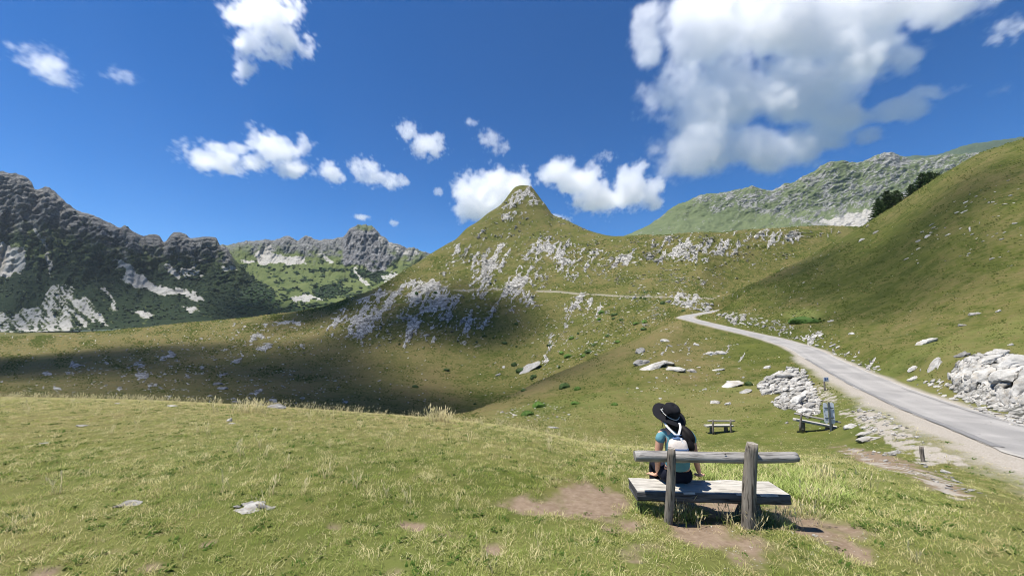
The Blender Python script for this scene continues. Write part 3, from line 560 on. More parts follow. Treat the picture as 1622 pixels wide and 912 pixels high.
# ------------------------------------------------------------------ limestone rocks
def stone_material(name, lo, md, hi, sc_=4.0):
    M = NT(name); c = M.coords('Object'); inf = M.n('ShaderNodeObjectInfo').outputs['Random']
    off = M.n('ShaderNodeVectorMath', operation='ADD'); M.set(off.inputs[0], c); cmb = M.n('ShaderNodeCombineXYZ')
    for i in range(3): M.set(cmb.inputs[i], M.math('MULTIPLY', inf, 37.0 + i))
    M.set(off.inputs[1], cmb.outputs[0]); v = off.outputs[0]
    n = M.noise(M.mapping(v, (1, 1, 2.4)), sc_ * .4, 8, .66); f = M.noise(v, sc_ * 3, 4, .7)
    col = M.ramp(n, [(.28, lo), (.46, md), (.66, hi)]); col = M.mix(M.rng(f, .58, .75, 0, .5), col, lo)
    och = M.noise(v, sc_ * .8, 3, .6); col = M.mix(M.rng(och, .52, .70, 0, .5), col, (.30, .235, .145)); lich = M.noise(v, sc_ * 1.7, 4, .7); col = M.mix(M.rng(lich, .58, .68, 0, .55), col, (.13, .128, .115))
    hs = M.n('ShaderNodeHueSaturation'); M.set(hs.inputs['Color'], col); M.set(hs.inputs['Value'], M.rng(M.math('FRACT', M.math('MULTIPLY', inf, 7.31)), 0, 1, .70, 1.15))
    return M.bsdf(hs.outputs[0], .92, M.bump(M.math('ADD', n, M.math('MULTIPLY', f, .4)), .8, .06), .15)
MAT_ST = stone_material('pale_limestone', (.12, .114, .102), (.33, .32, .295), (.50, .485, .45), 2.6)
MAT_CH = stone_material('pale_stone_chips', (.15, .142, .122), (.38, .365, .328), (.56, .54, .49), 2.6)
MAT_SG = stone_material('grey_limestone', (.11, .105, .095), (.26, .25, .232), (.40, .388, .362), 2.2)
def rock_mesh(seed, flat=.7, long=1.3, n=16, chips=True):
    """broken limestone block: a polytope cut by random planes, split into uneven beds"""
    rg = np.random.default_rng(seed); bm = bmesh.new()
    if not chips:
        for _ in range(n):
            v = rg.normal(size=3); v /= np.linalg.norm(v); v *= rg.uniform(.72, 1.0); bm.verts.new((v[0] * long * .5, v[1] * .5, v[2] * flat * .5))
        bmesh.ops.convex_hull(bm, input=bm.verts[:])
        for v in [v for v in bm.verts if not v.link_faces]: bm.verts.remove(v)
    else:
        bmesh.ops.create_icosphere(bm, subdivisions=3, radius=1.0)
        nr = rg.normal(size=(n, 3)); nr[:, 2] *= 1.2; nr /= np.linalg.norm(nr, axis=1)[:, None]; dd = rg.uniform(.62, .98, n); off = rg.uniform(0, 50)
        V = np.array([v.co[:] for v in bm.verts]); t = V @ nr.T; r = np.where(t > .05, dd[None] / np.maximum(t, .05), 9).min(1); r = np.minimum(r, 1.12)
        P_ = V * r[:, None]; bed = np.floor(P_[:, 2] * 4.2 + .9 * fbm(P_[:, 0] * 1.2 + off, P_[:, 1] * 1.2, 2)); step = .10 * np.sin(bed * 12.9898 + off * 7)
        rough = .09 * fbm(P_[:, 0] * 3 + off, P_[:, 1] * 3 + P_[:, 2] * 2.3, 3) + .05 * perlin(P_[:, 0] * 9 + off, P_[:, 1] * 9 + 6 * P_[:, 2])
        lobe = .30 * fbm(np.cos(np.arctan2(P_[:, 1], P_[:, 0])) * 1.3 + off, np.sin(np.arctan2(P_[:, 1], P_[:, 0])) * 1.3 + off, 3)
        P_ = P_ * (1 + rough)[:, None]; P_[:, :2] *= (1 + step + 1.5 * lobe)[:, None]; P_[:, 2] *= 1 + .5 * fbm(P_[:, 0] * 1.8 + off, P_[:, 1] * 1.8, 3)
        for v, q in zip(bm.verts, P_): v.co = (q[0] * long * .5, q[1] * .5, q[2] * flat * .5)
    bmesh.ops.recalc_face_normals(bm, faces=bm.faces[:])
    me = bpy.data.meshes.new('rock'); bm.to_mesh(me); bm.free(); return me
def with_mat(me, m):
    me.materials.append(m); return me
RM = [with_mat(rock_mesh(100 + i, (.62, .8, .5, .7)[i % 4], (1.3, 1.0, 1.6, 1.2)[i % 4], 16), MAT_ST) for i in range(8)]
SLAB = [with_mat(rock_mesh(200 + i, .36, 1.5, 18), MAT_ST) for i in range(7)]
RMG = []
for q in RM:
    k = q.copy(); k.materials.clear(); k.materials.append(MAT_SG); RMG.append(k)
CHIP = [rock_mesh(300 + i, (.6, .45, .75)[i % 3], (1.2, 1.5, 1.0)[i % 3], 9, False) for i in range(9)]
def place(me, name, loc, size, rot=None, parent=None, sink=.25):
    o = bpy.data.objects.new(name, me); COL.objects.link(o)
    o.scale = size if isinstance(size, (tuple, list)) else (size,) * 3
    o.rotation_euler = rot if rot is not None else (random.uniform(-.25, .25), random.uniform(-.25, .25), random.uniform(0, 6.28))
    wl = Vector(loc) + (parent.location if parent else Vector((0, 0, 0))); e_ = max(.15, .004 * wl.y)
    zz = ground_z([wl.x - e_, wl.x + e_, wl.x, wl.x], [wl.y, wl.y, wl.y - e_, wl.y + e_])
    nv = Vector(((zz[0] - zz[1]) / (2 * e_), (zz[2] - zz[3]) / (2 * e_), 1.0)).normalized(); nv = (nv * .75 + Vector((0, 0, .25))).normalized()
    o.rotation_euler = (Vector((0, 0, 1)).rotation_difference(nv).to_matrix() @ o.rotation_euler.to_matrix()).to_euler()
    o.location = Vector(loc) + Vector((0, 0, (.5 - sink) * o.scale[2] * .5))
    if parent: o.parent = parent
    return o
def view_rock(px, py, wpx, hpx, label, cat='rock', group=None, mesh=None, name='limestone_rock', ang=0.0, idx=None):
    """a rock standing on the ground where the photograph shows its foot (px,py); size in view units"""
    p = ground_at(px, py + hpx * .4); k = p.y / FPX
    idx = random.randrange(8) if idx is None else idx
    me = mesh or RM[idx % 8]; zs = {True: .36}.get(me in SLAB, .66)
    asp = max(hpx / wpx, .25)
    o = place(me, name, p, (wpx * k / 1.25, wpx * k / 1.1, hpx * k / zs * 1.0), (random.uniform(-.1, .1), R(ang), random.uniform(-.35, .35)), None, .42)
    return tag(o, label, cat, group)
NAMED = [
 (1014, 553, 18, 13, 'upper pale slab of the pair on the spur left of the lane', 0), (1014, 570, 30, 15, 'largest pale limestone slab on the spur left of the lane', 0), (1033, 580, 38, 9, 'long thin slanting slab just right of the largest spur slab', -14),
 (1056, 573, 22, 8, 'low pale slab right of the spur slab pair, halfway up the grass', -8), (1071, 581, 26, 12, 'broken pale outcrop in the middle of the spur slope', 0), (1098, 585, 15, 8, 'small grey outcrop right of the broken middle one', 0),
 (1126, 558, 15, 9, 'left of two pale rocks high on the spur below the lane', 0), (1143, 556, 15, 10, 'right of two pale rocks high on the spur below the lane', 0), (1054, 537, 12, 8, 'pale rock near the crest of the spur', 0), (1103, 545, 9, 6, 'small rock on the spur close under the lane bend', 0),
 (1138, 585, 15, 5, 'flat pale slab in yellow grass on the spur', -10), (1214, 580, 13, 6, 'tilted pale slab left of the lane above the big outcrop', -25), (1133, 634, 13, 10, 'rounded pale boulder above the far bench', 0), (1153, 638, 9, 6, 'small white rock right of the rounded boulder above the far bench', 0),
 (1180, 618, 15, 9, 'pale rock just left of the big white outcrop', -12), (1156, 610, 30, 6, 'row of low pale ledges left of the big white outcrop', -14), (1246, 669, 6, 4, 'small white stone in the grass between the two far benches', 0),
 (1467, 539, 24, 10, 'big smooth grey boulder on the hill above the lane', -8), (1527, 559, 22, 10, 'rounded grey boulder at the left top of the rock pile', 0), (1578, 556, 24, 10, 'grey boulder crowning the rock pile by the lane', -6), (1602, 545, 8, 5, 'small white rock above the rock pile near the right edge', 0),
 (1545, 495, 13, 6, 'lone pale rock high on the right hand hill', -10), (1525, 514, 9, 5, 'small grey rock below the lone pale hill rock', 0), (1582, 491, 8, 4, 'small white rock right of the lone pale hill rock', 0), (1347, 527, 9, 5, 'white rock at the hill foot above the lane', 0), (1316, 507, 7, 5, 'small pale rock beside the bright green shrub on the hill', 0),
 (1365, 379, 9, 5, 'pale rock near the left crest of the hill under the conifers', -15), (1387, 367, 9, 4, 'flat pale rock on the hill crest below the lower conifers', -10), (1375, 357, 6, 4, 'tiny white rock on the crest line left of the conifers', 0), (1469, 373, 8, 4, 'white rock in the middle of the upper hill', -20), (1517, 336, 6, 3, 'left of a pair of small white rocks on the upper hill', 0), (1525, 335, 6, 3, 'right of a pair of small white rocks on the upper hill', 0),
 (1446, 582, 16, 6, 'pale slab at the foot of the hill above the lane', -10), (1447, 598, 14, 7, 'pale block beside the lane below the foot slab', 0), (1481, 576, 26, 10, 'grey layered ledge left of the rock pile', -20),
 (1345, 673, 21, 9, 'pale rounded rock right of the metal sign', 0), (1369, 685, 22, 8, 'upper of two white slabs below the gravel', 5), (1376, 692, 30, 10, 'lower and larger of two white slabs below the gravel', 5), (1418, 714, 15, 8, 'white stones left of the short wooden stake', 0), (1500, 746, 11, 7, 'pale stone in the worn track right of the wooden stake', 0),
 (363, 664, 11, 8, 'white rock in the meadow in front of the tawny grass tuft', 0), (366, 670, 9, 3, 'flat white stone just below the meadow rock', 0), (130, 673, 15, 5, 'flat white stone on the left of the meadow', 0), (70, 701, 11, 3, 'low grey stone in the grass near the left edge', 0), (272, 642, 13, 4, 'pale stone near the brow of the meadow', 0), (185, 638, 8, 3, 'small pale stone on the brow at the left', 0),
 (435, 640, 19, 15, 'jagged grey boulder sticking up behind the meadow brow', 0), (446, 644, 13, 8, 'lower grey boulder right of the jagged one behind the brow', 0), (412, 641, 10, 7, 'left of the boulders behind the meadow brow', 0), (376, 634, 14, 6, 'grey blocks behind the brow left of the jagged boulder', 0), (345, 606, 12, 8, 'grey boulder on the shaded left slope', 0), (352, 613, 14, 6, 'flat grey boulder under the one on the shaded slope', 0), (480, 629, 7, 5, 'white rock on the hollow floor right of the jagged boulder', 0), (547, 635, 8, 7, 'white boulder alone on the hollow floor', 0),
 (835, 583, 32, 8, 'long pale slab in the hollow beside two dark shrubs', -18), (789, 592, 8, 5, 'small white rock left of the long hollow slab', 0), (797, 580, 6, 5, 'tiny white rock up left of the long hollow slab', 0), (876, 676, 14, 4, 'pale stone lying on the near brow below the hollow', 0),
 (1005, 470, 6, 8, 'upright pale rock beside the far track', 0), (1290, 846, 9, 6, 'small white stone in the dirt right of the near bench', 0)]
for px, py, wp, hp, lab, ang in NAMED:
    view_rock(px, py, wp, hp, lab, mesh=(SLAB[random.randrange(7)] if hp / wp < .42 else (RMG[random.randrange(8)] if 'grey' in lab else None)), ang=ang)
def cluster(px, py, spots, label, name='rock_outcrop', mesh_set=None):
    b = ground_at(px, py); e = empty(name, b); tag(e, label, 'rock outcrop')
    for (qx, qy, wp, hp, a) in spots:
        p = ground_at(qx, qy); k = p.y / FPX; me = random.choice(mesh_set or (SLAB if hp / wp < .6 else RM)); fl = .36 if me in SLAB else .66
        o = place(me, 'rock', p - b, (wp * k / 1.25, wp * k / 1.2, hp * k / fl), (random.uniform(-.25, .25), R(a) + random.uniform(-.25, .25), random.uniform(-.5, .5)), e, random.uniform(.12, .42))
    return e
rg = random.Random(5)
def inside(pts, x, y):
    ins = False
    for (ax, ay), (bx, by) in zip(pts, pts[1:] + pts[:1]):
        if (ay > y) != (by > y) and x < (bx - ax) * (y - ay) / (by - ay) + ax: ins = not ins
    return ins
def fill(pts, n, wlo, whi, asp=.5, a=-20):
    xs = [p[0] for p in pts]; ys = [p[1] for p in pts]; out = []
    while len(out) < n:
        x, y = rg.uniform(min(xs), max(xs)), rg.uniform(min(ys), max(ys))
        if inside(pts, x, y):
            w_ = wlo + (whi - wlo) * rg.random() ** 2.2; out.append((x, y, w_, w_ * asp * rg.uniform(.7, 1.4), a))
    return out
cluster(402, 805, [(402, 806, 30, 5, 0), (384, 809, 20, 4, 0), (420, 803, 22, 4, 3), (395, 801, 18, 4, 0), (430, 806, 12, 3, 0), (410, 799, 14, 4, 0), (376, 803, 10, 3, 0)], 'low flat limestone outcrop in the near meadow grass')
cluster(200, 797, [(203, 798, 24, 4, 0), (189, 801, 14, 3, 0), (214, 797, 12, 3, 0)], 'smaller flat grey outcrop in the near meadow to the left')
OA = [(1198, 612), (1212, 598), (1232, 588), (1262, 583), (1276, 592), (1286, 604), (1292, 628), (1300, 640), (1298, 656), (1278, 664), (1262, 650), (1228, 646), (1222, 636), (1238, 626), (1222, 624), (1206, 622)]
cluster(1250, 640, fill(OA, 270, 4, 13, .5, -18) + [(1262, 640, 26, 12, -22), (1276, 652, 20, 10, -15), (1243, 600, 24, 10, -12), (1215, 622, 18, 8, -8), (1284, 646, 18, 9, -20)], 'big white outcrop of broken slabs left of the lane')
OB = [(1506, 590), (1522, 570), (1545, 560), (1580, 556), (1624, 566), (1690, 580), (1690, 690), (1640, 680), (1600, 656), (1560, 640), (1530, 634), (1510, 616)]
cluster(1560, 630, fill(OB, 280, 5, 20, .5, -24) + [(1608, 580, 40, 22, -10), (1600, 602, 44, 20, -14), (1560, 600, 34, 16, -26), (1620, 620, 36, 18, -18), (1535, 596, 26, 12, -28), (1570, 575, 30, 12, -16), (1640, 600, 50, 26, -10)], 'heap of white limestone blocks on the bank beside the lane')
OC = [(1462, 606), (1490, 600), (1520, 622), (1560, 640), (1620, 665), (1620, 680), (1560, 656), (1500, 630)]
cluster(1500, 620, fill(OC, 110, 4, 10, .55, -10), 'rubble of small white stones along the upper verge of the lane', 'rubble')
OD = [(1340, 652), (1372, 644), (1420, 662), (1470, 700), (1450, 708), (1400, 690), (1350, 672)]
cluster(1400, 672, fill(OD, 90, 3, 8, .5, 0), 'scatter of pale rubble on the gravel below the lane', 'rubble')
OE = [(1330, 706), (1400, 716), (1480, 740), (1560, 784), (1540, 792), (1450, 752), (1360, 722)]
cluster(1430, 732, fill(OE, 60, 3, 8, .45, 0), 'pale stones strewn along the worn track by the wooden stake', 'rubble')
OF = [(1130, 500), (1160, 495), (1240, 512), (1330, 548), (1400, 585), (1385, 590), (1300, 550), (1210, 522)]
cluster(1230, 516, fill(OF, 130, 2.5, 6.5, .6, 0), 'band of pale stones along the hill foot above the lane', 'rubble')
OG = [(1052, 476), (1100, 478), (1136, 482), (1120, 494), (1090, 490), (1060, 482)]
cluster(1095, 484, fill(OG, 90, 2.5, 6, .7, 0), 'white stony bank where the lane disappears', 'rubble')
# scattered stones one could count, region by region
def scatter(pts, n, wlo, whi, label, group):
    for (x, y, w_, h_, a) in fill(pts, n, wlo, whi, .62, 0):
        p = ground_at(x, y); k = p.y / FPX; me = random.choice(RM)
        o = place(me, 'limestone_rock', p, (w_ * k, w_ * k * .9, h_ * k * 1.3), None, None, .3); tag(o, label, 'rock', group)
scatter([(780, 656), (850, 634), (905, 648), (900, 668), (820, 668)], 40, 2.2, 5, 'small white stone among many at the lip of the hollow', 'stones at the lip of the hollow')
scatter([(1000, 545), (1060, 515), (1190, 545), (1180, 600), (1060, 640), (990, 640)], 55, 2.2, 5.5, 'small pale stone scattered over the grassy spur', 'stones on the spur')
scatter([(1420, 420), (1500, 310), (1618, 280), (1618, 420)], 55, 2.4, 5.5, 'small pale stone strewn over the upper right hand hill', 'stones on the upper hill')
scatter([(880, 590), (900, 470), (1060, 470), (1060, 500), (960, 550)], 60, 2, 4.6, 'small pale stone scattered on the sunny slope beyond the spur', 'stones on the slope beyond the spur')
scatter([(300, 630), (380, 590), (640, 600), (720, 640), (500, 640)], 40, 2, 4.5, 'small pale stone lying in the shaded hollow', 'stones in the hollow')
# the uncountable rest, one mass
def stones_mass(name, regions, label, mat):
    V, F, off = [], [], 0
    base = []
    for me in CHIP:
        v = np.array([q.co[:] for q in me.vertices]); f = []
        for pl in me.polygons:
            ids = list(pl.vertices); f += [(ids[0], ids[i], ids[i + 1]) for i in range(1, len(ids) - 1)]
        base.append((v, np.array(f)))
    for pts, n, lo, hi in regions:
        P_ = np.array(pts, float); sel = np.where((PX > P_[:, 0].min()) & (PX < P_[:, 0].max()) & (PY > P_[:, 1].min()) & (PY < P_[:, 1].max()) & VIS & (RD > 2.2))
        wgt = np.ones(len(sel[0])); cl = fbm(PX[sel] / 30, PY[sel] / 18, 3); wgt = np.clip(.25 + cl, .02, 1) ** 2 * (.12 + ROCK[sel])
        pick = RNG.choice(len(sel[0]), n, p=wgt / wgt.sum())
        for q in pick:
            i, j = sel[0][q], sel[1][q]
            if not inside(list(pts), PX[i, j], PY[i, j]): continue
            k = GY[i, j] / FPX; w_ = (lo + (hi - lo) * RNG.random() ** 2) * k; v, f = base[RNG.integers(9)]
            a = RNG.uniform(0, 6.28); ca, sa = math.cos(a), math.sin(a); vv = v * (w_ * 1.15, w_ * .95, w_ * RNG.uniform(.35, .75))
            vv = np.stack([vv[:, 0] * ca - vv[:, 1] * sa, vv[:, 0] * sa + vv[:, 1] * ca, vv[:, 2]], 1) + (GX[i, j] + RNG.normal() * k, GY[i, j] + RNG.normal() * k, GZ[i, j] + w_ * .06)
            V.append(vv); F.append(f + off); off += len(v)
    o = mesh_obj(name, np.concatenate(V), np.concatenate(F), [mat], smooth=False); return tag(o, label, 'stones', kind='stuff')
stones_mass('loose_stones', [([(560, 560), (600, 460), (860, 440), (860, 500), (740, 560)], 1700, 1.6, 6.0), ([(860, 590), (890, 470), (1060, 465), (1060, 500), (950, 560)], 1500, 1.2, 4.5), ([(940, 440), (980, 378), (1330, 362), (1330, 375), (1130, 465), (1000, 465)], 2600, 1.5, 6),
    ([(680, 450), (800, 320), (870, 330), (960, 380), (940, 450)], 1800, 1.4, 5), ([(20, 620), (180, 560), (520, 500), (640, 540), (480, 640)], 1800, 1.4, 5), ([(1130, 500), (1400, 590), (1622, 420), (1622, 240), (1400, 360)], 700, 1.2, 3.2), ([(990, 640), (1060, 512), (1240, 560), (1180, 640)], 500, 1.2, 3.4),
    ([(1100, 498), (1180, 500), (1440, 600), (1400, 600), (1240, 540)], 500, 1.4, 4), ([(1180, 660), (1300, 600), (1480, 700), (1600, 790), (1400, 760)], 700, 1.2, 3.4), ([(1000, 800), (1300, 790), (1420, 880), (1200, 911), (1020, 890)], 420, .7, 3.0), ([(780, 640), (900, 640), (900, 668), (790, 668)], 120, 1.2, 3)],
    'countless small limestone stones strewn over the slopes', MAT_CH)
# ------------------------------------------------------------------ shrubs
def leaf_material(name, a, b, tr=.15):
    M = NT(name); c = M.coords('Object'); r = M.n('ShaderNodeObjectInfo').outputs['Random']
    n = M.noise(c, 3.0, 3, .6); col = M.mix(M.rng(n, .3, .7), a, b)
    hs = M.n('ShaderNodeHueSaturation'); M.set(hs.inputs['Color'], col); M.set(hs.inputs['Value'], M.rng(r, 0, 1, .75, 1.25)); 
    return M.bsdf(hs.outputs[0], .8, None, .2)
MAT_JUN = leaf_material('juniper_needles', (.022, .045, .012), (.055, .088, .022)); MAT_LEAF = leaf_material('bright_shrub_leaves', (.045, .095, .014), (.085, .150, .026)); MAT_TWIG = NT('twig_bark').bsdf((.07, .05, .035), .9)
def shrub_mesh(seed, n=420, leaf=.10, tall=1.0):
    r = np.random.default_rng(seed); V, F = [], []
    lob = [(r.uniform(-.5, .5), r.uniform(-.4, .4), r.uniform(.35, .6)) for _ in range(6)] + [(0, 0, .62)]
    for i in range(n):
        lx, ly, lr = lob[r.integers(len(lob))]; d = r.normal(size=3); d /= np.linalg.norm(d); d[2] = abs(d[2])
        q = r.uniform(.55, 1.05); c = np.array([lx + d[0] * lr * q, ly + d[1] * lr * q, d[2] * lr * q * tall])
        t = r.normal(size=3); t /= np.linalg.norm(t); u = np.cross(t, d + r.normal(size=3) * .4); u /= (np.linalg.norm(u) + 1e-6); s_ = leaf * r.uniform(.6, 1.3)
        k = len(V); V += [c - t * s_, c + u * s_ * .6, c + t * s_, c - u * s_ * .6]; F.append((k, k + 1, k + 2, k + 3))
    return np.array(V), F
def base_lump(seed):
    r = np.random.default_rng(seed); bm = bmesh.new(); bmesh.ops.create_icosphere(bm, subdivisions=2, radius=.72)
    for v in bm.verts: v.co *= 1 + r.normal() * .10; v.co.z = max(v.co.z, -.2) * .85; v.co.x *= 1.15
    return bm
def make_mesh(name, V, F, mats):
    me = bpy.data.meshes.new(name); me.from_pydata([tuple(v) for v in V], [], F); me.update()
    for m in mats: me.materials.append(m)
    return me
SHM, SHB = [], []
for i in range(4):
    V_, F_ = shrub_mesh(40 + i, 520); SHM.append(make_mesh('foliage', V_, F_, [MAT_JUN if i < 3 else MAT_LEAF]))
    bm = base_lump(60 + i); me = bpy.data.meshes.new('inner_twigs'); bm.to_mesh(me); bm.free(); me.materials.append(MAT_JUN if i < 3 else MAT_LEAF); SHB.append(me)
def shrub(px, py, wp, hp, label, group, kind=None):
    p = ground_at(px, py); k = p.y / FPX; v = random.randrange(3) if kind is None else kind
    e = empty('shrub', p, random.uniform(0, 6.28)); tag(e, label, 'shrub', group)
    sx_, sz_ = wp * k / 2.0, hp * k / 1.05
    for nm, me in (('foliage', SHM[v]), ('inner_twigs', SHB[v])):
        o = bpy.data.objects.new(nm, me); COL.objects.link(o); o.parent = e; o.scale = (sx_, sx_ * .8, sz_)
    return e
HOL = [(768, 531, 13, 5), (754, 540, 7, 5), (782, 534, 6, 5), (799, 541, 15, 6), (633, 544, 6, 5), (819, 548, 7, 4), (819, 511, 9, 7), (708, 584, 12, 4), (753, 638, 7, 4), (660, 463, 9, 8)]
for x, y, a, b in HOL: shrub(x, y + b * .4, a, b, 'small dark juniper shrub dotted over the shaded hollow', 'junipers in the hollow')
SUN_S = [(890, 557, 13, 6), (899, 562, 17, 8), (932, 555, 17, 7), (925, 562, 11, 6), (871, 546, 13, 5), (906, 534, 13, 6), (915, 527, 7, 6), (950, 504, 11, 6), (954, 493, 13, 8), (974, 497, 15, 6), (971, 503, 10, 6), (1008, 511, 15, 5), (1021, 508, 13, 7), (984, 505, 11, 6), (1023, 462, 9, 4), (1018, 519, 15, 5), (940, 545, 12, 5), (962, 530, 14, 5), (978, 540, 11, 5)]
for x, y, a, b in SUN_S: shrub(x, y + b * .4, a, b, 'low green shrub mat dotted over the sunny slope beyond the spur', 'shrub mats on the sunny slope', 3 if random.random() < .35 else None)
for x, y, a, b, lab, kd in [(814, 575, 15, 9, 'dark shrub just above left of the long hollow slab', None), (825, 585, 20, 10, 'dark shrub against the left end of the long hollow slab', None), (844, 595, 18, 9, 'dark shrub below the right end of the long hollow slab', None), (658, 611, 15, 6, 'dark oval shrub alone on the hollow floor', None), (831, 617, 15, 5, 'flat dark shrub on the rim of the spur', None),
        (895, 609, 27, 14, 'large dark shrub on the spur flank under its crest', None), (915, 614, 15, 9, 'green shrub right of the large dark one on the spur flank', 3), (853, 640, 25, 14, 'wide green shrub low on the spur flank', 3), (835, 653, 27, 12, 'lowest green shrub on the spur flank beside the stones', 3), (912, 637, 18, 7, 'flat green shrub in the middle of the spur flank', 3), (885, 580, 7, 6, 'tiny dark shrub on the spur crest line', None),
        (1049, 479, 11, 8, 'round dark bush at the white bank by the far track', None), (1083, 491, 11, 6, 'dark green bush just above the lane bend', None), (1014, 471, 7, 5, 'left of two tiny dark motorbike-like shapes on the far track, built as a bush', None), (1021, 472, 8, 5, 'right of two tiny dark motorbike-like shapes on the far track, built as a bush', None), (1273, 505, 52, 15, 'wide bright green shrub patch on the hill above the lane', 3), (1186, 606, 15, 12, 'dark wispy bush left of the big white outcrop', None), (1304, 668, 16, 8, 'dark low bush behind the leaning bench', None), (974, 640, 14, 6, 'small green shrub on the lower spur left of the person', 3), (690, 462, 9, 7, 'dark bush on the rocky cut of the far track', None)]:  # the two tiny far-track shapes look like motorbikes, stood in for by bushes
    shrub(x, y + b * .35, a, b, lab, None, kd)
# tussocks: uncountable clumps that roughen the far turf
def tussock_mass(name, n, label, mat, ylo, yhi, lo, hi, seed, wfun):
    r = np.random.default_rng(seed); sel = np.where(VIS & (GY > ylo) & (GY < yhi) & (RD > 3.2) & (ROCK < .4) & (GRAV < .3) & (np.abs(S)[None] < 1.5)); w_ = np.clip(wfun(*sel), .01, 1); pk = r.choice(len(sel[0]), n, p=w_ / w_.sum()); i, j = sel[0][pk], sel[1][pk]
    k = GY[i, j] / FPX; s_ = (lo + (hi - lo) * r.random(n) ** 2) * k; ns = 5; ang = r.uniform(0, 6.28, n)[:, None] + np.arange(ns)[None] * 6.2832 / ns; rr = s_[:, None] * .5 * r.uniform(.6, 1.3, (n, ns))
    x = GX[i, j] + r.normal(size=n) * k * .8; y = GY[i, j]; z = GZ[i, j]
    V = np.zeros((n, ns + 1, 3)); V[:, :ns, 0] = x[:, None] + np.cos(ang) * rr * 1.3; V[:, :ns, 1] = y[:, None] + np.sin(ang) * rr; V[:, :ns, 2] = z[:, None] - .03 * s_[:, None]; V[:, ns] = np.stack([x + r.normal(size=n) * s_ * .2, y, z + s_ * r.uniform(.25, .55, n)], 1)
    sl = (np.gradient(GZ, axis=0) / np.maximum(np.gradient(GY, axis=0), 1e-6))[i, j]; V[:, :ns, 2] += np.sin(ang) * rr * np.clip(sl, -1.2, 1.2)[:, None]
    F = np.stack([np.stack([np.full(n, q), np.full(n, (q + 1) % ns), np.full(n, ns)], 1) for q in range(ns)], 1) + (np.arange(n) * (ns + 1))[:, None, None]
    o = mesh_obj(name, V.reshape(-1, 3), F.reshape(-1, 3), [mat], smooth=True); return tag(o, label, 'tussocks', kind='stuff')
def tuss_mat(name, a, b):
    M = NT(name); c = M.coords('Object'); n = M.noise(c, .5, 4, .7); return M.bsdf(M.mix(M.rng(n, .3, .7), a, b), .95, None, .05)
tussock_mass('grass_tussocks', 44000, 'dark green grass tussocks roughening the slopes', tuss_mat('green_tussock', (.030, .042, .009), (.070, .084, .020)), 24, 330, 1.3, 3.4, 1, lambda i, j: .3 + fbm(PX[i, j] / 40, PY[i, j] / 16, 3) - .2 * DRY[i, j])
tussock_mass('straw_tussocks', 30000, 'straw coloured grass tussocks roughening the slopes', tuss_mat('straw_tussock', (.110, .093, .038), (.19, .155, .07)), 24, 330, 1.2, 3.0, 2, lambda i, j: .1 + fbm(PX[i, j] / 40 + 9, PY[i, j] / 16, 3) + .5 * DRY[i, j])
# dwarf pine thickets on the far ranges: masses no one could count
def thicket(name, pts, n, lo, hi, label, mat, thr=.5, cond=None):
    x, y, z, qx, qy, m = pts; w_ = (m['scrub'] > thr) * (cond(qx, qy) if cond else 1.0); sel = np.where(w_.ravel() > 0)[0]
    bm = bmesh.new(); bmesh.ops.create_icosphere(bm, subdivisions=1, radius=1.0); bv = np.array([v.co[:] for v in bm.verts]); bf = np.array([[v.index for v in f.verts] for f in bm.faces]); bm.free()
    pick = RNG.choice(sel, n); nv = len(bv); V = np.zeros((n, nv, 3)); s_ = RNG.uniform(lo, hi, n)
    jit = 1 + RNG.normal(size=(n, nv, 1)) * .22
    V = bv[None] * jit * s_[:, None, None] * np.array([1.25, 1.0, .75]) + np.stack([x.ravel()[pick], y.ravel()[pick], z.ravel()[pick] + s_ * .2], 1)[:, None] + RNG.normal(size=(n, 1, 3)) * (3, 3, .4)
    F = (bf[None] + (np.arange(n) * nv)[:, None, None]).reshape(-1, 3)
    o = mesh_obj(name, V.reshape(-1, 3), F, [mat], smooth=False); return tag(o, label, 'scrub', kind='stuff')
MAT_DP = leaf_material('dwarf_pine', (.013, .025, .012), (.028, .046, .018))
thicket('dwarf_pine_thicket', PL, 3600, 1.4, 3.0, 'dark dwarf pine thickets on the left mountain wall', MAT_DP)
thicket('dwarf_pine_thicket', PC, 4200, 1.6, 4.0, 'dark dwarf pine thickets over the green cirque', MAT_DP)
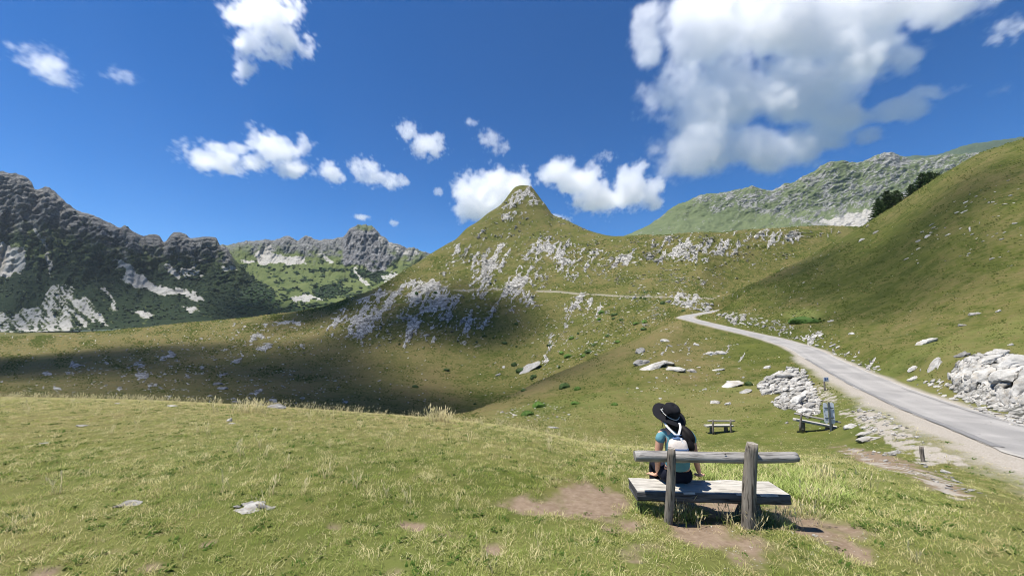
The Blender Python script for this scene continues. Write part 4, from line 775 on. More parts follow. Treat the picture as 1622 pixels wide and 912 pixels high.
# ------------------------------------------------------------------ conifers on the crest of the hill
def conifer_meshes(seed, H=8.0, Rr=2.6):
    r = np.random.default_rng(seed); V, F = [], []; TV, TF = [], []; ns = 8
    for i, h in enumerate(np.linspace(0, H * .97, 9)):
        rad = .22 * (1 - h / H) + .015
        for k in range(ns): a = 6.283 * k / ns; TV.append((rad * math.cos(a), rad * math.sin(a), h))
        if i:
            for k in range(ns): TF.append(((i - 1) * ns + k, (i - 1) * ns + (k + 1) % ns, i * ns + (k + 1) % ns, i * ns + k))
    limbs = []
    h = .35
    while h < H * .98:
        nb = int(6 + 5 * (1 - h / H)); a0 = r.uniform(0, 6.28)
        for b in range(nb):
            a = a0 + 6.283 * b / nb + r.normal() * .25; ln = Rr * (1 - h / H) ** .8 * r.uniform(.65, 1.12) + .12; dr = -.10 + .45 * (h / H) + r.normal() * .08
            d = np.array([math.cos(a), math.sin(a), dr]); p0 = np.array([0, 0, h]); limbs.append((p0, p0 + d * ln))
            side = np.array([-math.sin(a), math.cos(a), 0])
            for q in np.linspace(.22, 1.0, max(4, int(ln * 6))):
                c = p0 + d * ln * q; wd = .42 * (1.15 - q) * min(1, ln) + .14
                for s_ in (-1, 1):
                    for _ in range(2):
                        t = c + side * s_ * wd * r.uniform(.5, 1.1) + d * r.uniform(.05, .30) + np.array([0, 0, r.normal() * .09 - .05]); k = len(V); up = np.array([r.normal() * .05, r.normal() * .05, .11])
                        V += [c - d * .06, (c + t) / 2 + up, t, (c + t) / 2 - up * .8]; F.append((k, k + 1, k + 2, k + 3))
        h += .30 + .10 * r.random()
    for p0, p1 in limbs:
        k = len(TV); s1 = .035; TV += [tuple(p0 + (0, 0, s1)), tuple(p0 - (0, 0, s1)), tuple(p0 + (s1, -s1, 0)), tuple(p1)]
        TF += [(k, k + 1, k + 3), (k + 1, k + 2, k + 3), (k + 2, k, k + 3)]
    return V, F, TV, TF
MAT_NEED = leaf_material('spruce_needles', (.016, .040, .010), (.045, .080, .018)); MAT_BARK = NT('spruce_bark').bsdf((.075, .055, .042), .95)
CONM = []
for i in range(3):
    V_, F_, TV_, TF_ = conifer_meshes(80 + i, 8.0, 3.0 + .4 * i); CONM.append((make_mesh('crown', V_, F_, [MAT_NEED]), make_mesh('trunk', TV_, TF_, [MAT_BARK])))
for i, (px, py, hpx, lab) in enumerate([(1393, 341, 26, 'lowest small conifer at the left end of the trees on the hill crest'), (1408, 338, 36, 'broad conifer with a pointed top in the lower clump on the hill crest'), (1422, 330, 28, 'conifer on the right of the lower clump on the hill crest'), (1446, 318, 26, 'small conifer at the left of the upper clump on the hill crest'),
        (1464, 308, 34, 'tall dark conifer in the middle of the upper clump on the hill crest'), (1476, 301, 28, 'bushy conifer right of the tall one in the upper clump'), (1487, 294, 20, 'smallest conifer at the upper right end of the trees')]):
    p = at(px, py, 152 if i < 3 else 146); p = Vector((p.x, p.y, gz(p.x, p.y) - .3)); q = at(px, py - hpx, p.y); h = max(3.0, q.z - p.z)
    e = empty('conifer_tree', p, i * 1.3); tag(e, lab, 'tree', 'conifers on the hill crest')
    for nm, me in zip(('crown', 'trunk'), CONM[i % 3]):
        o = bpy.data.objects.new(nm, me); COL.objects.link(o); o.parent = e; o.scale = (h / 8 * 1.0, h / 8 * 1.0, h / 8)
#@@FURNITURE
# ------------------------------------------------------------------ weathered wood
def wood_material(name, axis, a, b, dark, sc_=1.0, bumpd=.012):
    M = NT(name); c = M.coords('Object'); s_ = [26.0 * sc_] * 3; s_[axis] = 1.6 * sc_
    g = M.noise(M.mapping(c, tuple(s_)), 1.0, 6, .65, .25); s2 = [70.0 * sc_] * 3; s2[axis] = 3.0 * sc_
    f = M.noise(M.mapping(c, tuple(s2)), 1.0, 3, .6); blot = M.noise(c, 3.2, 4, .6)
    col = M.mix(M.rng(g, .30, .68), a, b); col = M.mix(M.rng(f, .53, .64, 0, .85), col, dark); col = M.mix(M.rng(blot, .50, .72, 0, .5), col, dark)
    h = M.math('SUBTRACT', g, M.math('MULTIPLY', M.rng(f, .55, .7), .5))
    return M.bsdf(col, .88, M.bump(h, .75, bumpd), .2)
MAT_WX = wood_material('grey_weathered_wood', 0, (.20, .190, .178), (.36, .342, .318), (.080, .075, .070))
MAT_WSEAT = wood_material('bleached_seat_wood', 0, (.33, .31, .275), (.50, .475, .42), (.16, .148, .128))
MAT_WZ = wood_material('brown_grey_post_wood', 2, (.13, .112, .09), (.27, .24, .20), (.022, .018, .015))
MAT_WSIDE = wood_material('shaded_plank_edge', 0, (.060, .060, .062), (.12, .12, .12), (.018, .018, .018))  # shade on the seat's edge faces, painted into the wood colour
MAT_END = wood_material('sawn_end_wood', 2, (.22, .20, .17), (.36, .33, .28), (.10, .085, .07), .6)
def log(name, p0, p1, r0, r1, mat, parent, seg=18, rings=14, flatten=1.0, seed=0, rough=.05, endmat=None):
    """a log with uneven girth from p0 to p1"""
    r = np.random.default_rng(seed); p0, p1 = np.array(p0, float), np.array(p1, float); d = p1 - p0; ln = np.linalg.norm(d); d /= ln
    a = np.cross(d, (0, 0, 1) if abs(d[2]) < .8 else (0, 1, 0)); a /= np.linalg.norm(a); b = np.cross(d, a)
    ph = r.uniform(0, 6.28, 3); V, F = [], []
    for i in range(rings):
        t = i / (rings - 1); c = p0 + (p1 - p0) * t; c = c + a * .012 * math.sin(3 * t + ph[0]) + b * .010 * math.sin(4 * t + ph[1])
        rad = r0 + (r1 - r0) * t; e = .90 if i in (0, rings - 1) else 1.0
        for k in range(seg):
            an = 6.2832 * k / seg; q = rad * e * (1 + rough * float(perlin(np.array([2.2 * math.cos(an) + seed]), np.array([2.2 * math.sin(an) + 2.5 * t]))[0]) * 1.6)
            V.append(c + a * q * math.cos(an) + b * q * math.sin(an) * flatten)
    for i in range(rings - 1):
        for k in range(seg): F.append((i * seg + k, i * seg + (k + 1) % seg, (i + 1) * seg + (k + 1) % seg, (i + 1) * seg + k))
    n0 = len(F); V += [p0 - d * .004, p1 + d * .004]
    for k in range(seg):
        F.append((len(V) - 2, (k + 1) % seg, k)); F.append((len(V) - 1, (rings - 1) * seg + k, (rings - 1) * seg + (k + 1) % seg))
    o = mesh_obj(name, V, F, [mat] + ([endmat] if endmat else []), parent)
    for i, pl in enumerate(o.data.polygons):
        if i >= n0:
            pl.use_smooth = False
            if endmat: pl.material_index = 1
    return o
def plank(name, x0, x1, y0, y1, z0, z1, mat, parent, seed=0, taper=.0, nx=26):
    """thick hewn plank, edges worn round and uneven"""
    r = np.random.default_rng(seed); prof = []
    bv = .018
    for (yy, zz) in [(y0 + bv, z0), (y1 - bv, z0), (y1, z0 + bv), (y1, z1 - bv), (y1 - bv, z1), (y0 + bv * .6, z1), (y0, z1 - bv * .8), (y0 - .004, (z0 + z1) / 2), (y0, z0 + bv)]: prof.append((yy, zz))
    V, F = [], []; m = len(prof)
    for i in range(nx + 1):
        t = i / nx; x = x0 + (x1 - x0) * t
        for k, (yy, zz) in enumerate(prof):
            n = float(perlin(np.array([t * 9 + seed]), np.array([k * .9 + seed]))[0]) * .008
            V.append((x + (0.006 * math.sin(k * 2.1 + seed) if i in (0, nx) else 0), yy + n + taper * t * (1 if yy > (y0 + y1) / 2 else -1), zz + n * .8))
    for i in range(nx):
        for k in range(m): F.append((i * m + k, i * m + (k + 1) % m, (i + 1) * m + (k + 1) % m, (i + 1) * m + k))
    F.append(tuple(range(m))); F.append(tuple(nx * m + k for k in reversed(range(m))))
    o = mesh_obj(name, V, F, [mat], parent, smooth=False); bm = bmesh.new(); bm.from_mesh(o.data); bmesh.ops.recalc_face_normals(bm, faces=bm.faces[:]); bm.to_mesh(o.data); bm.free()
    return o
# ---- near bench.  frame: x along the bench, y away from the camera, z up, origin on the ground under its middle
BC = at(1128, 790, 4.12); BZ = gz(BC.x, BC.y); BR = R(-3.5)
bench = empty('bench', (BC.x, BC.y, BZ), BR); tag(bench, 'weathered grey log bench the person is sitting on', 'bench', 'wooden benches facing the valley')
BM = Matrix.Translation((BC.x, BC.y, BZ)) @ Matrix.Rotation(BR, 4, 'Z'); BI = BM.inverted()
def bl(px, py, Y): return BI @ at(px, py, Y)
ZS1 = bl(1128, 781, 4.05).z; ZS0 = ZS1 - .10
xl, xr = bl(1009, 775, 4.1).x, bl(1252, 775, 4.0).x
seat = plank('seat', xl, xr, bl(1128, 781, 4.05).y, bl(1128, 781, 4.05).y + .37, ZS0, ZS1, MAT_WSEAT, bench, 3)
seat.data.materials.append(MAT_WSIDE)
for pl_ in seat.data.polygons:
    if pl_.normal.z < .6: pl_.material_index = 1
for gx in (.12, .24, .36, .48):                                       # saw kerfs cut in the left end of the seat
    kx = xl + gx; k = mesh_obj('saw_kerf', [(kx, seat.data.vertices[0].co.y + .03, ZS1 + .0095), (kx + .004, seat.data.vertices[0].co.y + .03, ZS1 + .0095), (kx + .012, seat.data.vertices[0].co.y + .33, ZS1 + .0095), (kx + .006, seat.data.vertices[0].co.y + .33, ZS1 + .0095)], [(0, 1, 2, 3)], [MAT_WZ], seat) if False else None
yr = bl(1128, 722, 3.98).y
rl0, rl1 = bl(1006, 724, 4.02), bl(1258, 721, 3.95)
rail = log('back_rail', (rl0.x, yr, rl0.z), (rl1.x, yr, rl1.z), .060, .056, MAT_WX, bench, 20, 30, .9, 5, .07, MAT_END)
for q, (kx, ky) in enumerate([(1132, 728), (1160, 729), (1148, 718), (1225, 722), (1105, 727)]):   # pale knots on the rail
    p = bl(kx, ky, 3.93); bm = bmesh.new(); bmesh.ops.create_icosphere(bm, subdivisions=1, radius=.011); me = bpy.data.meshes.new('knot'); bm.to_mesh(me); bm.free(); me.materials.append(MAT_END)
    o = bpy.data.objects.new('knot', me); COL.objects.link(o); o.parent = rail; o.location = (p.x, yr - .052, p.z); o.scale = (1.2, .5, .7)
def post(px0, py0, px1, py1, Y0, Y1, r0, r1, seed):
    a, b = bl(px0, py0, Y0), bl(px1, py1, Y1); return log('back_post', (a.x, a.y, min(a.z, 0) - .12), (b.x, b.y, b.z), r0, r1, MAT_WZ, bench, 18, 16, 1.0, seed, .09, MAT_END)
post(1057, 812, 1062, 710, 4.00, 3.90, .043, .039, 8)
post(1180, 826, 1194, 702, 3.90, 3.86, .064, .055, 9)
for lx in (bl(1075, 790, 4.2).x, bl(1187, 790, 4.2).x):               # stumps under the seat
    log('seat_leg', (lx, seat.data.vertices[0].co.y + .17, -.12), (lx, seat.data.vertices[0].co.y + .17, ZS0 + .004), .10, .095, MAT_WZ, bench, 14, 6, 1.0, 11 + int(lx * 10), .1)
log('prop', (bl(1150, 795, 4.2).x, seat.data.vertices[0].co.y + .14, -.1), (bl(1186, 795, 4.2).x - .05, seat.data.vertices[0].co.y + .14, ZS0 + .0), .02, .02, MAT_WZ, bench, 8, 4)
# ---- the two far benches
def far_bench(px, py, rz, ln, label, tilt=0.0):
    p = ground_at(px, py); e = empty('bench', p, rz); e.rotation_euler = (0, tilt, rz); tag(e, label, 'bench', 'wooden benches facing the valley')
    plank('seat', -ln / 2, ln / 2, -.02, .36, .36, .46, MAT_WSEAT, e, 7, 0, 10)
    log('back_rail', (-ln / 2 + .03, -.09, .76), (ln / 2 + .03, -.09, .76), .06, .055, MAT_WX, e, 12, 8, .9, 5, .05, MAT_END)
    for s_ in (-1, 1):
        log('back_post', (s_ * ln * .33, -.17, -.1), (s_ * ln * .33, -.20, .87), .055, .05, MAT_WZ, e, 10, 5, 1, 3, .05, MAT_END)
        log('seat_leg', (s_ * ln * .27, .17, -.15), (s_ * ln * .27, .17, .37), .12, .11, MAT_WZ, e, 10, 4, 1, 4, .08)
    return e
far_bench(1141, 685.5, R(3), 1.72, 'small distant log bench alone in the grass beyond the person')
far_bench(1291, 683.5, R(-34), 1.95, 'distant log bench standing skewed beside the grey metal sign', R(6))
# ---- signs and stake
MAT_ZINC = NT('galvanised_plate'); _n = MAT_ZINC.noise(MAT_ZINC.coords(), 6, 5, .6); MAT_ZINC = MAT_ZINC.bsdf(MAT_ZINC.mix(_n, (.46, .50, .53), (.66, .69, .71)), .55, None, .4)
MAT_POST = NT('dark_steel').bsdf((.10, .115, .125), .6)
MAT_WHITE = NT('white_paint').bsdf((.62, .63, .64), .6); MAT_BLUEP = NT('faded_blue_print').bsdf((.12, .20, .36), .6)
def box(name, cx, cy, cz, sx_, sy_, sz_, mat, parent, bev=.0):
    bm = bmesh.new(); bmesh.ops.create_cube(bm, size=1.0)
    for v in bm.verts: v.co = Vector((v.co.x * sx_, v.co.y * sy_, v.co.z * sz_))
    if bev: bmesh.ops.bevel(bm, geom=bm.edges[:], offset=bev, segments=2, affect='EDGES')
    me = bpy.data.meshes.new(name); bm.to_mesh(me); bm.free(); me.materials.append(mat); o = bpy.data.objects.new(name, me); COL.objects.link(o); o.parent = parent; o.location = (cx, cy, cz); return o
p = ground_at(1316, 683); e = empty('sign', p, R(-12)); tag(e, 'grey metal sign plate on a post seen from behind, beside the skewed bench', 'sign'); kk = p.y / FPX
def sign_plate(name, cx, w_, z0, z1, y, parent, mat):
    out = []
    for i in range(25):
        a = math.pi * i / 24; out.append((cx + w_ / 2 * math.cos(a), z1 - w_ / 2 + w_ / 2 * math.sin(a)))
    for i in range(25):
        a = math.pi + math.pi * i / 24; out.append((cx + w_ / 2 * math.cos(a), z0 + w_ / 2 + w_ / 2 * math.sin(a)))
    n = len(out); V = [(x, y, z) for x, z in out] + [(x, y + .012, z) for x, z in out]; F = [tuple(range(n)), tuple(reversed(range(n, 2 * n)))] + [(i, i + n, (i + 1) % n + n, (i + 1) % n) for i in range(n)]
    return mesh_obj(name, V, F, [mat], parent, smooth=False)
hz_ = 43 * kk
sign_plate('plate', -.05 - .105, .20, hz_ * .26, hz_ * .97, 0.03, e, MAT_ZINC); sign_plate('plate', .05 + .105, .20, hz_ * .24, hz_ * .99, 0.05, e, MAT_ZINC)
box('post', 0, 0, hz_ / 2 - .1, .085, .05, hz_ + .2, MAT_POST, e, .006)
for zc in (.45, .8): box('bracket', 0, .02, hz_ * zc, .42, .022, .05, MAT_POST, e, .004)
for q, (bx_, bz_) in enumerate([(-.22, .70), (-.17, .56), (.22, .72), (.18, .50)]): box('bolt', bx_, .022 if bx_ < 0 else .042, hz_ * bz_, .035, .012, .035, MAT_POST, e, .003)
p = ground_at(1307, 619); k = p.y / FPX; e = empty('sign', p, R(15)); tag(e, 'small pale signboard on a short wooden post at the verge of the lane', 'sign')
log('post', (0, 0, -.15), (0, 0, 20 * k), .06, .055, MAT_WZ, e, 10, 5, 1, 2, .05)
b_ = box('board', 2 * k, -.075, 17.5 * k, 10 * k, .03, 6.5 * k, MAT_WHITE, e, .005); box('panel', -1.5 * k, -.019, 0, 3.5 * k, .006, 4.5 * k, MAT_BLUEP, b_)
box('panel', 2.6 * k, -.019, .6 * k, 2.6 * k, .006, 2.6 * k, MAT_BLUEP, b_)
p = ground_at(1462, 731); k = p.y / FPX; e = empty('wooden_stake', p); tag(e, 'short brown wooden stake standing in the worn track', 'post')
log('stake', (0, 0, -.15), (.01, 0, 23 * k), .045, .05, MAT_WZ, e, 12, 7, 1, 6, .08, MAT_END)

# ------------------------------------------------------------------ the seated person
def skin_obj(name, verts, edges, radii, mat, parent, root=0, sub=2, loose=()):
    me = bpy.data.meshes.new(name); me.from_pydata([tuple(v) for v in verts], edges, []); me.update()
    o = bpy.data.objects.new(name, me); COL.objects.link(o); o.parent = parent
    md = o.modifiers.new('skin', 'SKIN'); md.use_smooth_shade = True; md.branch_smoothing = .6
    for i, v in enumerate(me.skin_vertices[0].data):
        r = radii[i]; v.radius = (r, r) if not isinstance(r, tuple) else r; v.use_root = (i == root)
    s_ = o.modifiers.new('sub', 'SUBSURF'); s_.levels = sub; s_.render_levels = sub
    dg = bpy.context.evaluated_depsgraph_get(); ev = o.evaluated_get(dg); m2 = bpy.data.meshes.new_from_object(ev); m2.name = name
    o.modifiers.clear(); o.data = m2; m2.materials.clear(); m2.materials.append(mat)
    m2.polygons.foreach_set('use_smooth', np.ones(len(m2.polygons), bool))
    return o
PS = at(1074, 768, 4.26); PSZ = BZ + ZS1 + .004
person = empty('person', (PS.x, PS.y, PSZ), R(-4)); tag(person, 'person in black sun hat and teal t-shirt sitting on the log bench, seen from behind', 'person')
PMAT = Matrix.Translation((PS.x, PS.y, PSZ)) @ Matrix.Rotation(R(-4), 4, 'Z'); PI_ = PMAT.inverted()
def pl(px, py, Y): return PI_ @ at(px, py, Y)
MAT_SKIN = NT('skin'); _s = MAT_SKIN; MAT_SKIN = _s.bsdf(_s.mix(_s.noise(_s.coords(), 18, 3), (.50, .27, .18), (.58, .33, .23)), .55, None, .35, Subsurface_Weight=.08)
def cloth(name, a, b, sc_=90.0, rough=.92):
    M = NT(name); c = M.coords(); n = M.noise(c, 9, 4, .6); wv = M.noise(c, sc_, 2, .5)
    return M.bsdf(M.mix(n, a, b), rough, M.bump(M.math('ADD', M.math('MULTIPLY', n, 1.0), M.math('MULTIPLY', wv, .12)), .5, .02), .15)
MAT_TEE = cloth('teal_cotton', (.095, .235, .275), (.135, .30, .335)); MAT_PANT = cloth('dark_navy_cotton', (.008, .009, .016), (.014, .016, .028)); MAT_HAT = cloth('black_hat_cotton', (.008, .008, .010), (.014, .014, .017)); MAT_CORD = cloth('pale_cord', (.42, .42, .40), (.60, .60, .58))
MAT_HAIR = NT('dark_hair'); _h = MAT_HAIR; MAT_HAIR = _h.bsdf(_h.mix(_h.noise(_h.mapping(_h.coords(), (60, 60, 6)), 1, 3), (.004, .0036, .004), (.012, .010, .009)), .65, None, .15)
zsh = .50                                                              # shoulder height above the seat
lsx, rsx = pl(1044, 700, 4.26).x + .01, pl(1099, 700, 4.26).x - .02
hl, hr = pl(1042, 752, 4.40), pl(1108, 758, 4.38)
hl.z = .022; hr.z = .022
el = Vector((lsx - .022, .02, .27)); er = Vector((rsx + .03, .02, .27))
hd = pl(1062, 664, 4.28); head_c = Vector((hd.x, .03, hd.z))
B = [(0, 0, .09), (0, -.01, .24), (0, -.015, .39), (0, 0, .52), (-.005, .01, .60), (head_c.x * .6, .02, .655), (head_c.x, .035, head_c.z - .02), (head_c.x, .045, head_c.z + .07)]
E = [(i, i + 1) for i in range(7)]; Rr = [(.165, .12), (.135, .095), (.145, .10), (.15, .095), (.07, .06), .052, (.078, .092), (.06, .075)]
def chain(start, pts, rad):
    k = start
    for p_, r_ in zip(pts, rad):
        B.append(tuple(p_)); Rr.append(r_); E.append((k, len(B) - 1)); k = len(B) - 1
    return k
la = chain(3, [(lsx + .045, 0, .545), (lsx + .012, 0, .505), el, hl + Vector((.0, .0, .05))], [.055, .050, .037, .026])
ra = chain(3, [(rsx - .045, 0, .545), (rsx - .012, 0, .505), er, hr + Vector((.0, .0, .05))], [.055, .050, .037, .026])
for s_ in (-1, 1):
    chain(0, [(s_ * .085, .06, .085), (s_ * .10, .30, .10), (s_ * .11, .44, .085), (s_ * .11, .47, -.12), (s_ * .11, .44, -.33), (s_ * .12, .56, -.37)], [.085, .075, .055, .052, .036, .034])
body = skin_obj('body', B, E, Rr, MAT_SKIN, person)
def hand(h, side):
    """palm with four fingers and a thumb, flat on the seat edge; fingers point sideways and forward"""
    V = [h + Vector((0, 0, .045)), h + Vector((side * .012, .022, .012)), h + Vector((side * .03, .05, .006))]; Ed = [(0, 1), (1, 2)]; rd = [.022, (.024, .014), (.030, .012)]
    for i, (dx, dy, ln) in enumerate([(-.022, .03, .060), (-.004, .036, .070), (.014, .034, .066), (.030, .024, .052)]):
        b0 = V[2] + Vector((side * dx, dy * .4, .002)); k = len(V); dr = Vector((side * (dx * 1.2 + .012), .045, 0)).normalized()
        V += [b0, b0 + dr * ln * .5 + Vector((0, 0, .006)), b0 + dr * ln + Vector((0, 0, -.012))]; rd += [.0095, .0085, .0070]; Ed += [(2, k), (k, k + 1), (k + 1, k + 2)]
    k = len(V); V += [V[1] + Vector((-side * .022, .018, 0)), V[1] + Vector((-side * .036, .046, -.004))]; rd += [.011, .0085]; Ed += [(1, k), (k, k + 1)]
    return V, Ed, rd
for h, s_ in ((hl, -1), (hr, 1)):
    V_, E_, r_ = hand(h, s_); skin_obj('hand', V_, E_, r_, MAT_SKIN, person, 0, 2)
tee = skin_obj('t_shirt', [(0, -.005, .13), (0, -.012, .27), (0, -.017, .39), (0, -.002, .515), (-.004, .008, .585), (lsx + .045, 0, .545), (lsx + .012, 0, .50), (lsx - .004, .005, .415), (rsx - .045, 0, .545), (rsx - .012, 0, .50), (rsx + .006, .005, .415)], [(0, 1), (1, 2), (2, 3), (3, 4), (3, 5), (5, 6), (6, 7), (3, 8), (8, 9), (9, 10)],
               [(.150, .120), (.138, .105), (.145, .108), (.148, .102), (.080, .07), .060, .056, .056, .060, .056, .056], MAT_TEE, person)
pn = [(0, .0, .085), (0, -.005, .19)]; pe = [(0, 1)]; pr = [(.195, .145), (.168, .128)]
for s_ in (-1, 1):
    k = len(pn); pn += [(s_ * .09, .04, .085), (s_ * .10, .28, .10), (s_ * .11, .44, .085), (s_ * .11, .47, -.12), (s_ * .11, .45, -.28)]; pe += [(0, k), (k, k + 1), (k + 1, k + 2), (k + 2, k + 3), (k + 3, k + 4)]; pr += [.115, .092, .072, .064, .058]
skin_obj('trousers', pn, pe, pr, MAT_PANT, person)
for s_ in (-1, 1): skin_obj('shoe', [(s_ * .12, .42, -.40), (s_ * .12, .54, -.41), (s_ * .12, .62, -.415)], [(0, 1), (1, 2)], [.05, .046, .036], MAT_HAT, person, 0, 1)
# facial features (turned to the valley)
fc = head_c + Vector((0, .03, -.01))
for s_ in (-1, 1):
    o = skin_obj('ear', [fc + Vector((s_ * .080, -.01, .02)), fc + Vector((s_ * .088, -.015, -.005)), fc + Vector((s_ * .080, -.005, -.03))], [(0, 1), (1, 2)], [.012, .015, .009], MAT_SKIN, person, 0, 1)
    box('eye', fc.x + s_ * .032, fc.y + .083, fc.z + .005, .026, .010, .011, MAT_HAT, person, .003)
skin_obj('nose', [fc + Vector((0, .085, .012)), fc + Vector((0, .112, -.025))], [(0, 1)], [.009, .014], MAT_SKIN, person, 0, 1)
MAT_LIP = NT('lips').bsdf((.42, .16, .13), .5); box('mouth', fc.x, fc.y + .083, fc.z - .058, .045, .012, .012, MAT_LIP, person, .004)
# hair: a cap and a long loose fall over the right shoulder
hv = [head_c + Vector((0, -.01, .05)), head_c + Vector((.0, -.045, -.03)), head_c + Vector((.02, -.06, -.10))]; hrad = [(.09, .105), (.096, .085), (.100, .065)]; he = [(0, 1), (1, 2)]
tip = pl(1092, 708, 4.12)
for q, off in enumerate([(0, 0, 0), (.026, .012, .04), (-.022, .004, .02), (.010, -.012, -.03)]):
    k = len(hv); o3 = Vector(off); t0 = head_c + Vector((.065, -.065, -.10)) + o3
    t3 = Vector((tip.x + .012, -.125, tip.z - .02)) + o3
    hv += [t0, t0.lerp(t3, .35) + Vector((.020, -.060, 0)), t0.lerp(t3, .7) + Vector((.014, -.052, 0)), t3]; hrad += [.046, .052, .046, .016]; he += [(2, k), (k, k + 1), (k + 1, k + 2), (k + 2, k + 3)]
skin_obj('hair', hv, he, hrad, MAT_HAIR, person, 0, 2)
# sun hat: crown, wide drooping brim, cord
hat = empty('sun_hat', head_c + Vector((.004, .010, .055))); hat.parent = person; hat.rotation_euler = (R(28), R(17), 0)
def lathe(name, prof, mat, parent, seg=40, wob=0.0, ex=1.0):
    V, F = [], []; n = len(prof)
    for k in range(seg):
        a = 6.2832 * k / seg
        for i, (r_, z_) in enumerate(prof): V.append((r_ * math.cos(a) * ex, r_ * math.sin(a), z_ + wob * (r_ / prof[-1][0]) ** 3 * math.sin(3 * a + .6) - wob * .6 * (r_ / prof[-1][0]) ** 2 * math.cos(2 * a)))
    for k in range(seg):
        for i in range(n - 1): F.append((k * n + i, k * n + i + 1, ((k + 1) % seg) * n + i + 1, ((k + 1) % seg) * n + i))
    o = mesh_obj(name, V, F, [mat], parent); m = o.modifiers.new('thick', 'SOLIDIFY'); m.thickness = .004; return o
lathe('crown', [(.001, .112), (.04, .111), (.070, .104), (.086, .088), (.093, .05), (.098, .0)], MAT_HAT, hat, 36, 0, .95)
lathe('brim', [(.096, .004), (.12, .0), (.15, -.006), (.176, -.016), (.183, -.020)], MAT_HAT, hat, 48, .012)
ring = [(math.cos(a) * .0985 * .97, math.sin(a) * .1005, .012 + .004 * math.sin(2 * a)) for a in np.linspace(-3.3, -.15, 26)]
def tube(name, pts, r_, mat, parent, seg=7):
    cu = bpy.data.curves.new(name, 'CURVE'); cu.dimensions = '3D'; sp = cu.splines.new('POLY'); sp.points.add(len(pts) - 1)
    for q, p_ in zip(sp.points, pts): q.co = (*p_, 1)
    cu.bevel_depth = r_; cu.bevel_resolution = 2; cu.use_fill_caps = True; o = bpy.data.objects.new(name, cu); COL.objects.link(o)
    dg = bpy.context.evaluated_depsgraph_get(); me = bpy.data.meshes.new_from_object(o.evaluated_get(dg)); bpy.data.objects.remove(o); me.materials.clear(); me.materials.append(mat)
    o = bpy.data.objects.new(name, me); COL.objects.link(o); o.parent = parent; return o
tube('cord', ring, .0042, MAT_CORD, hat)
tube('cord_end', [ring[0], (-.112, .0, .012), (-.118, -.02, .03), (-.100, -.03, .05), (-.11, -.035, .06)], .004, MAT_CORD, hat)
tube('chin_strap', [tuple(hat.matrix_basis @ Vector((-.09, .02, 0))), tuple(head_c + Vector((-.075, .03, -.09))), tuple(head_c + Vector((-.03, .07, -.13)))], .003, MAT_HAT, person)
# ---- small drawstring rucksack on the back
MAT_CANVAS = cloth('cream_canvas', (.52, .45, .39), (.66, .60, .54), 60); MAT_DENIM = cloth('blue_print', (.035, .065, .15), (.10, .17, .30), 60); MAT_STRAP = cloth('white_strap', (.66, .64, .62), (.78, .77, .75), 60); MAT_RUST = cloth('rust_trim', (.30, .11, .08), (.38, .16, .11), 60)
bp = PMAT @ Vector((pl(1074, 725, 4.12).x, -.150, .285)); pack = empty('backpack', bp, R(-4)); tag(pack, 'small cream and blue drawstring backpack worn on the person\'s back', 'backpack')
W, H_ = .105, .245
def pack_shell(name, z0, z1, mat, extra=0.0, y_off=0.0, n=8):
    V, F = [], []; seg = 20
    for i in range(n + 1):
        z = z0 + (z1 - z0) * i / n; t = z / H_; wd = (W * (1.0 - .30 * max(0, t - .25) ** 1.3 - (.55 * max(0, (t - .80) / .2) ** 2)) * (.86 + .14 * min(1, t * 5))) + extra; dp = (.052 * math.sin(math.pi * min(.98, .12 + .8 * t)) + .012) + extra
        for k in range(seg):
            a = 6.2832 * k / seg; c_, s_ = math.cos(a), math.sin(a); pw = .72
            V.append((wd * math.copysign(abs(c_) ** pw, c_) * (1 + .03 * math.sin(5 * a + 9 * t)), y_off + dp * math.copysign(abs(s_) ** pw, s_) - dp * .2, z))
    for i in range(n):
        for k in range(seg): F.append((i * seg + k, i * seg + (k + 1) % seg, (i + 1) * seg + (k + 1) % seg, (i + 1) * seg + k))
    F.append(tuple(reversed(range(seg)))); F.append(tuple(n * seg + k for k in range(seg)))
    return mesh_obj(name, V, F, [mat], pack)
pack_shell('bag', 0.0, H_, MAT_CANVAS)
pack_shell('printed_band', .085, .145, MAT_DENIM, .0025); pack_shell('trim', .074, .084, MAT_RUST, .003); pack_shell('gathered_neck', H_ * .955, H_ + .025, MAT_DENIM, .006)
for q, x_ in enumerate((-.055, -.03, -.008, .018, .042, .064)): box('stripe', x_, -.066, .115, .010, .008, .045, MAT_STRAP, pack, .002).rotation_euler = (0, R((q % 3 - 1) * 12), 0)
def strap(pts, w_):
    P_ = [Vector(p_) for p_ in pts]; V, F = [], []
    for i, p_ in enumerate(P_):
        d_ = (P_[min(i + 1, len(P_) - 1)] - P_[max(i - 1, 0)]).normalized(); n_ = Vector((0, -1, .25)).normalized(); s_ = d_.cross(n_).normalized() * w_ / 2; t_ = n_ * .003
        V += [p_ - s_ + t_, p_ + s_ + t_, p_ + s_ - t_, p_ - s_ - t_]
        if i:
            k = (i - 1) * 4
            for a in range(4): F.append((k + a, k + (a + 1) % 4, k + 4 + (a + 1) % 4, k + 4 + a))
    F += [(0, 1, 2, 3), (len(V) - 1, len(V) - 2, len(V) - 3, len(V) - 4)]
    return mesh_obj('strap', V, F, [MAT_STRAP], pack, smooth=False)
nk = (0, -.012, H_ + .012)
strap([nk, (-.03, -.002, H_ + .035), (-.07, .018, H_ + .075), (-.092, .035, H_ + .10), (-.10, .07, H_ + .122), (-.098, .15, H_ + .125)], .020)
strap([nk, (.015, -.004, H_ + .035), (.036, .014, H_ + .075), (.048, .035, H_ + .10), (.054, .07, H_ + .122), (.054, .15, H_ + .125)], .020)
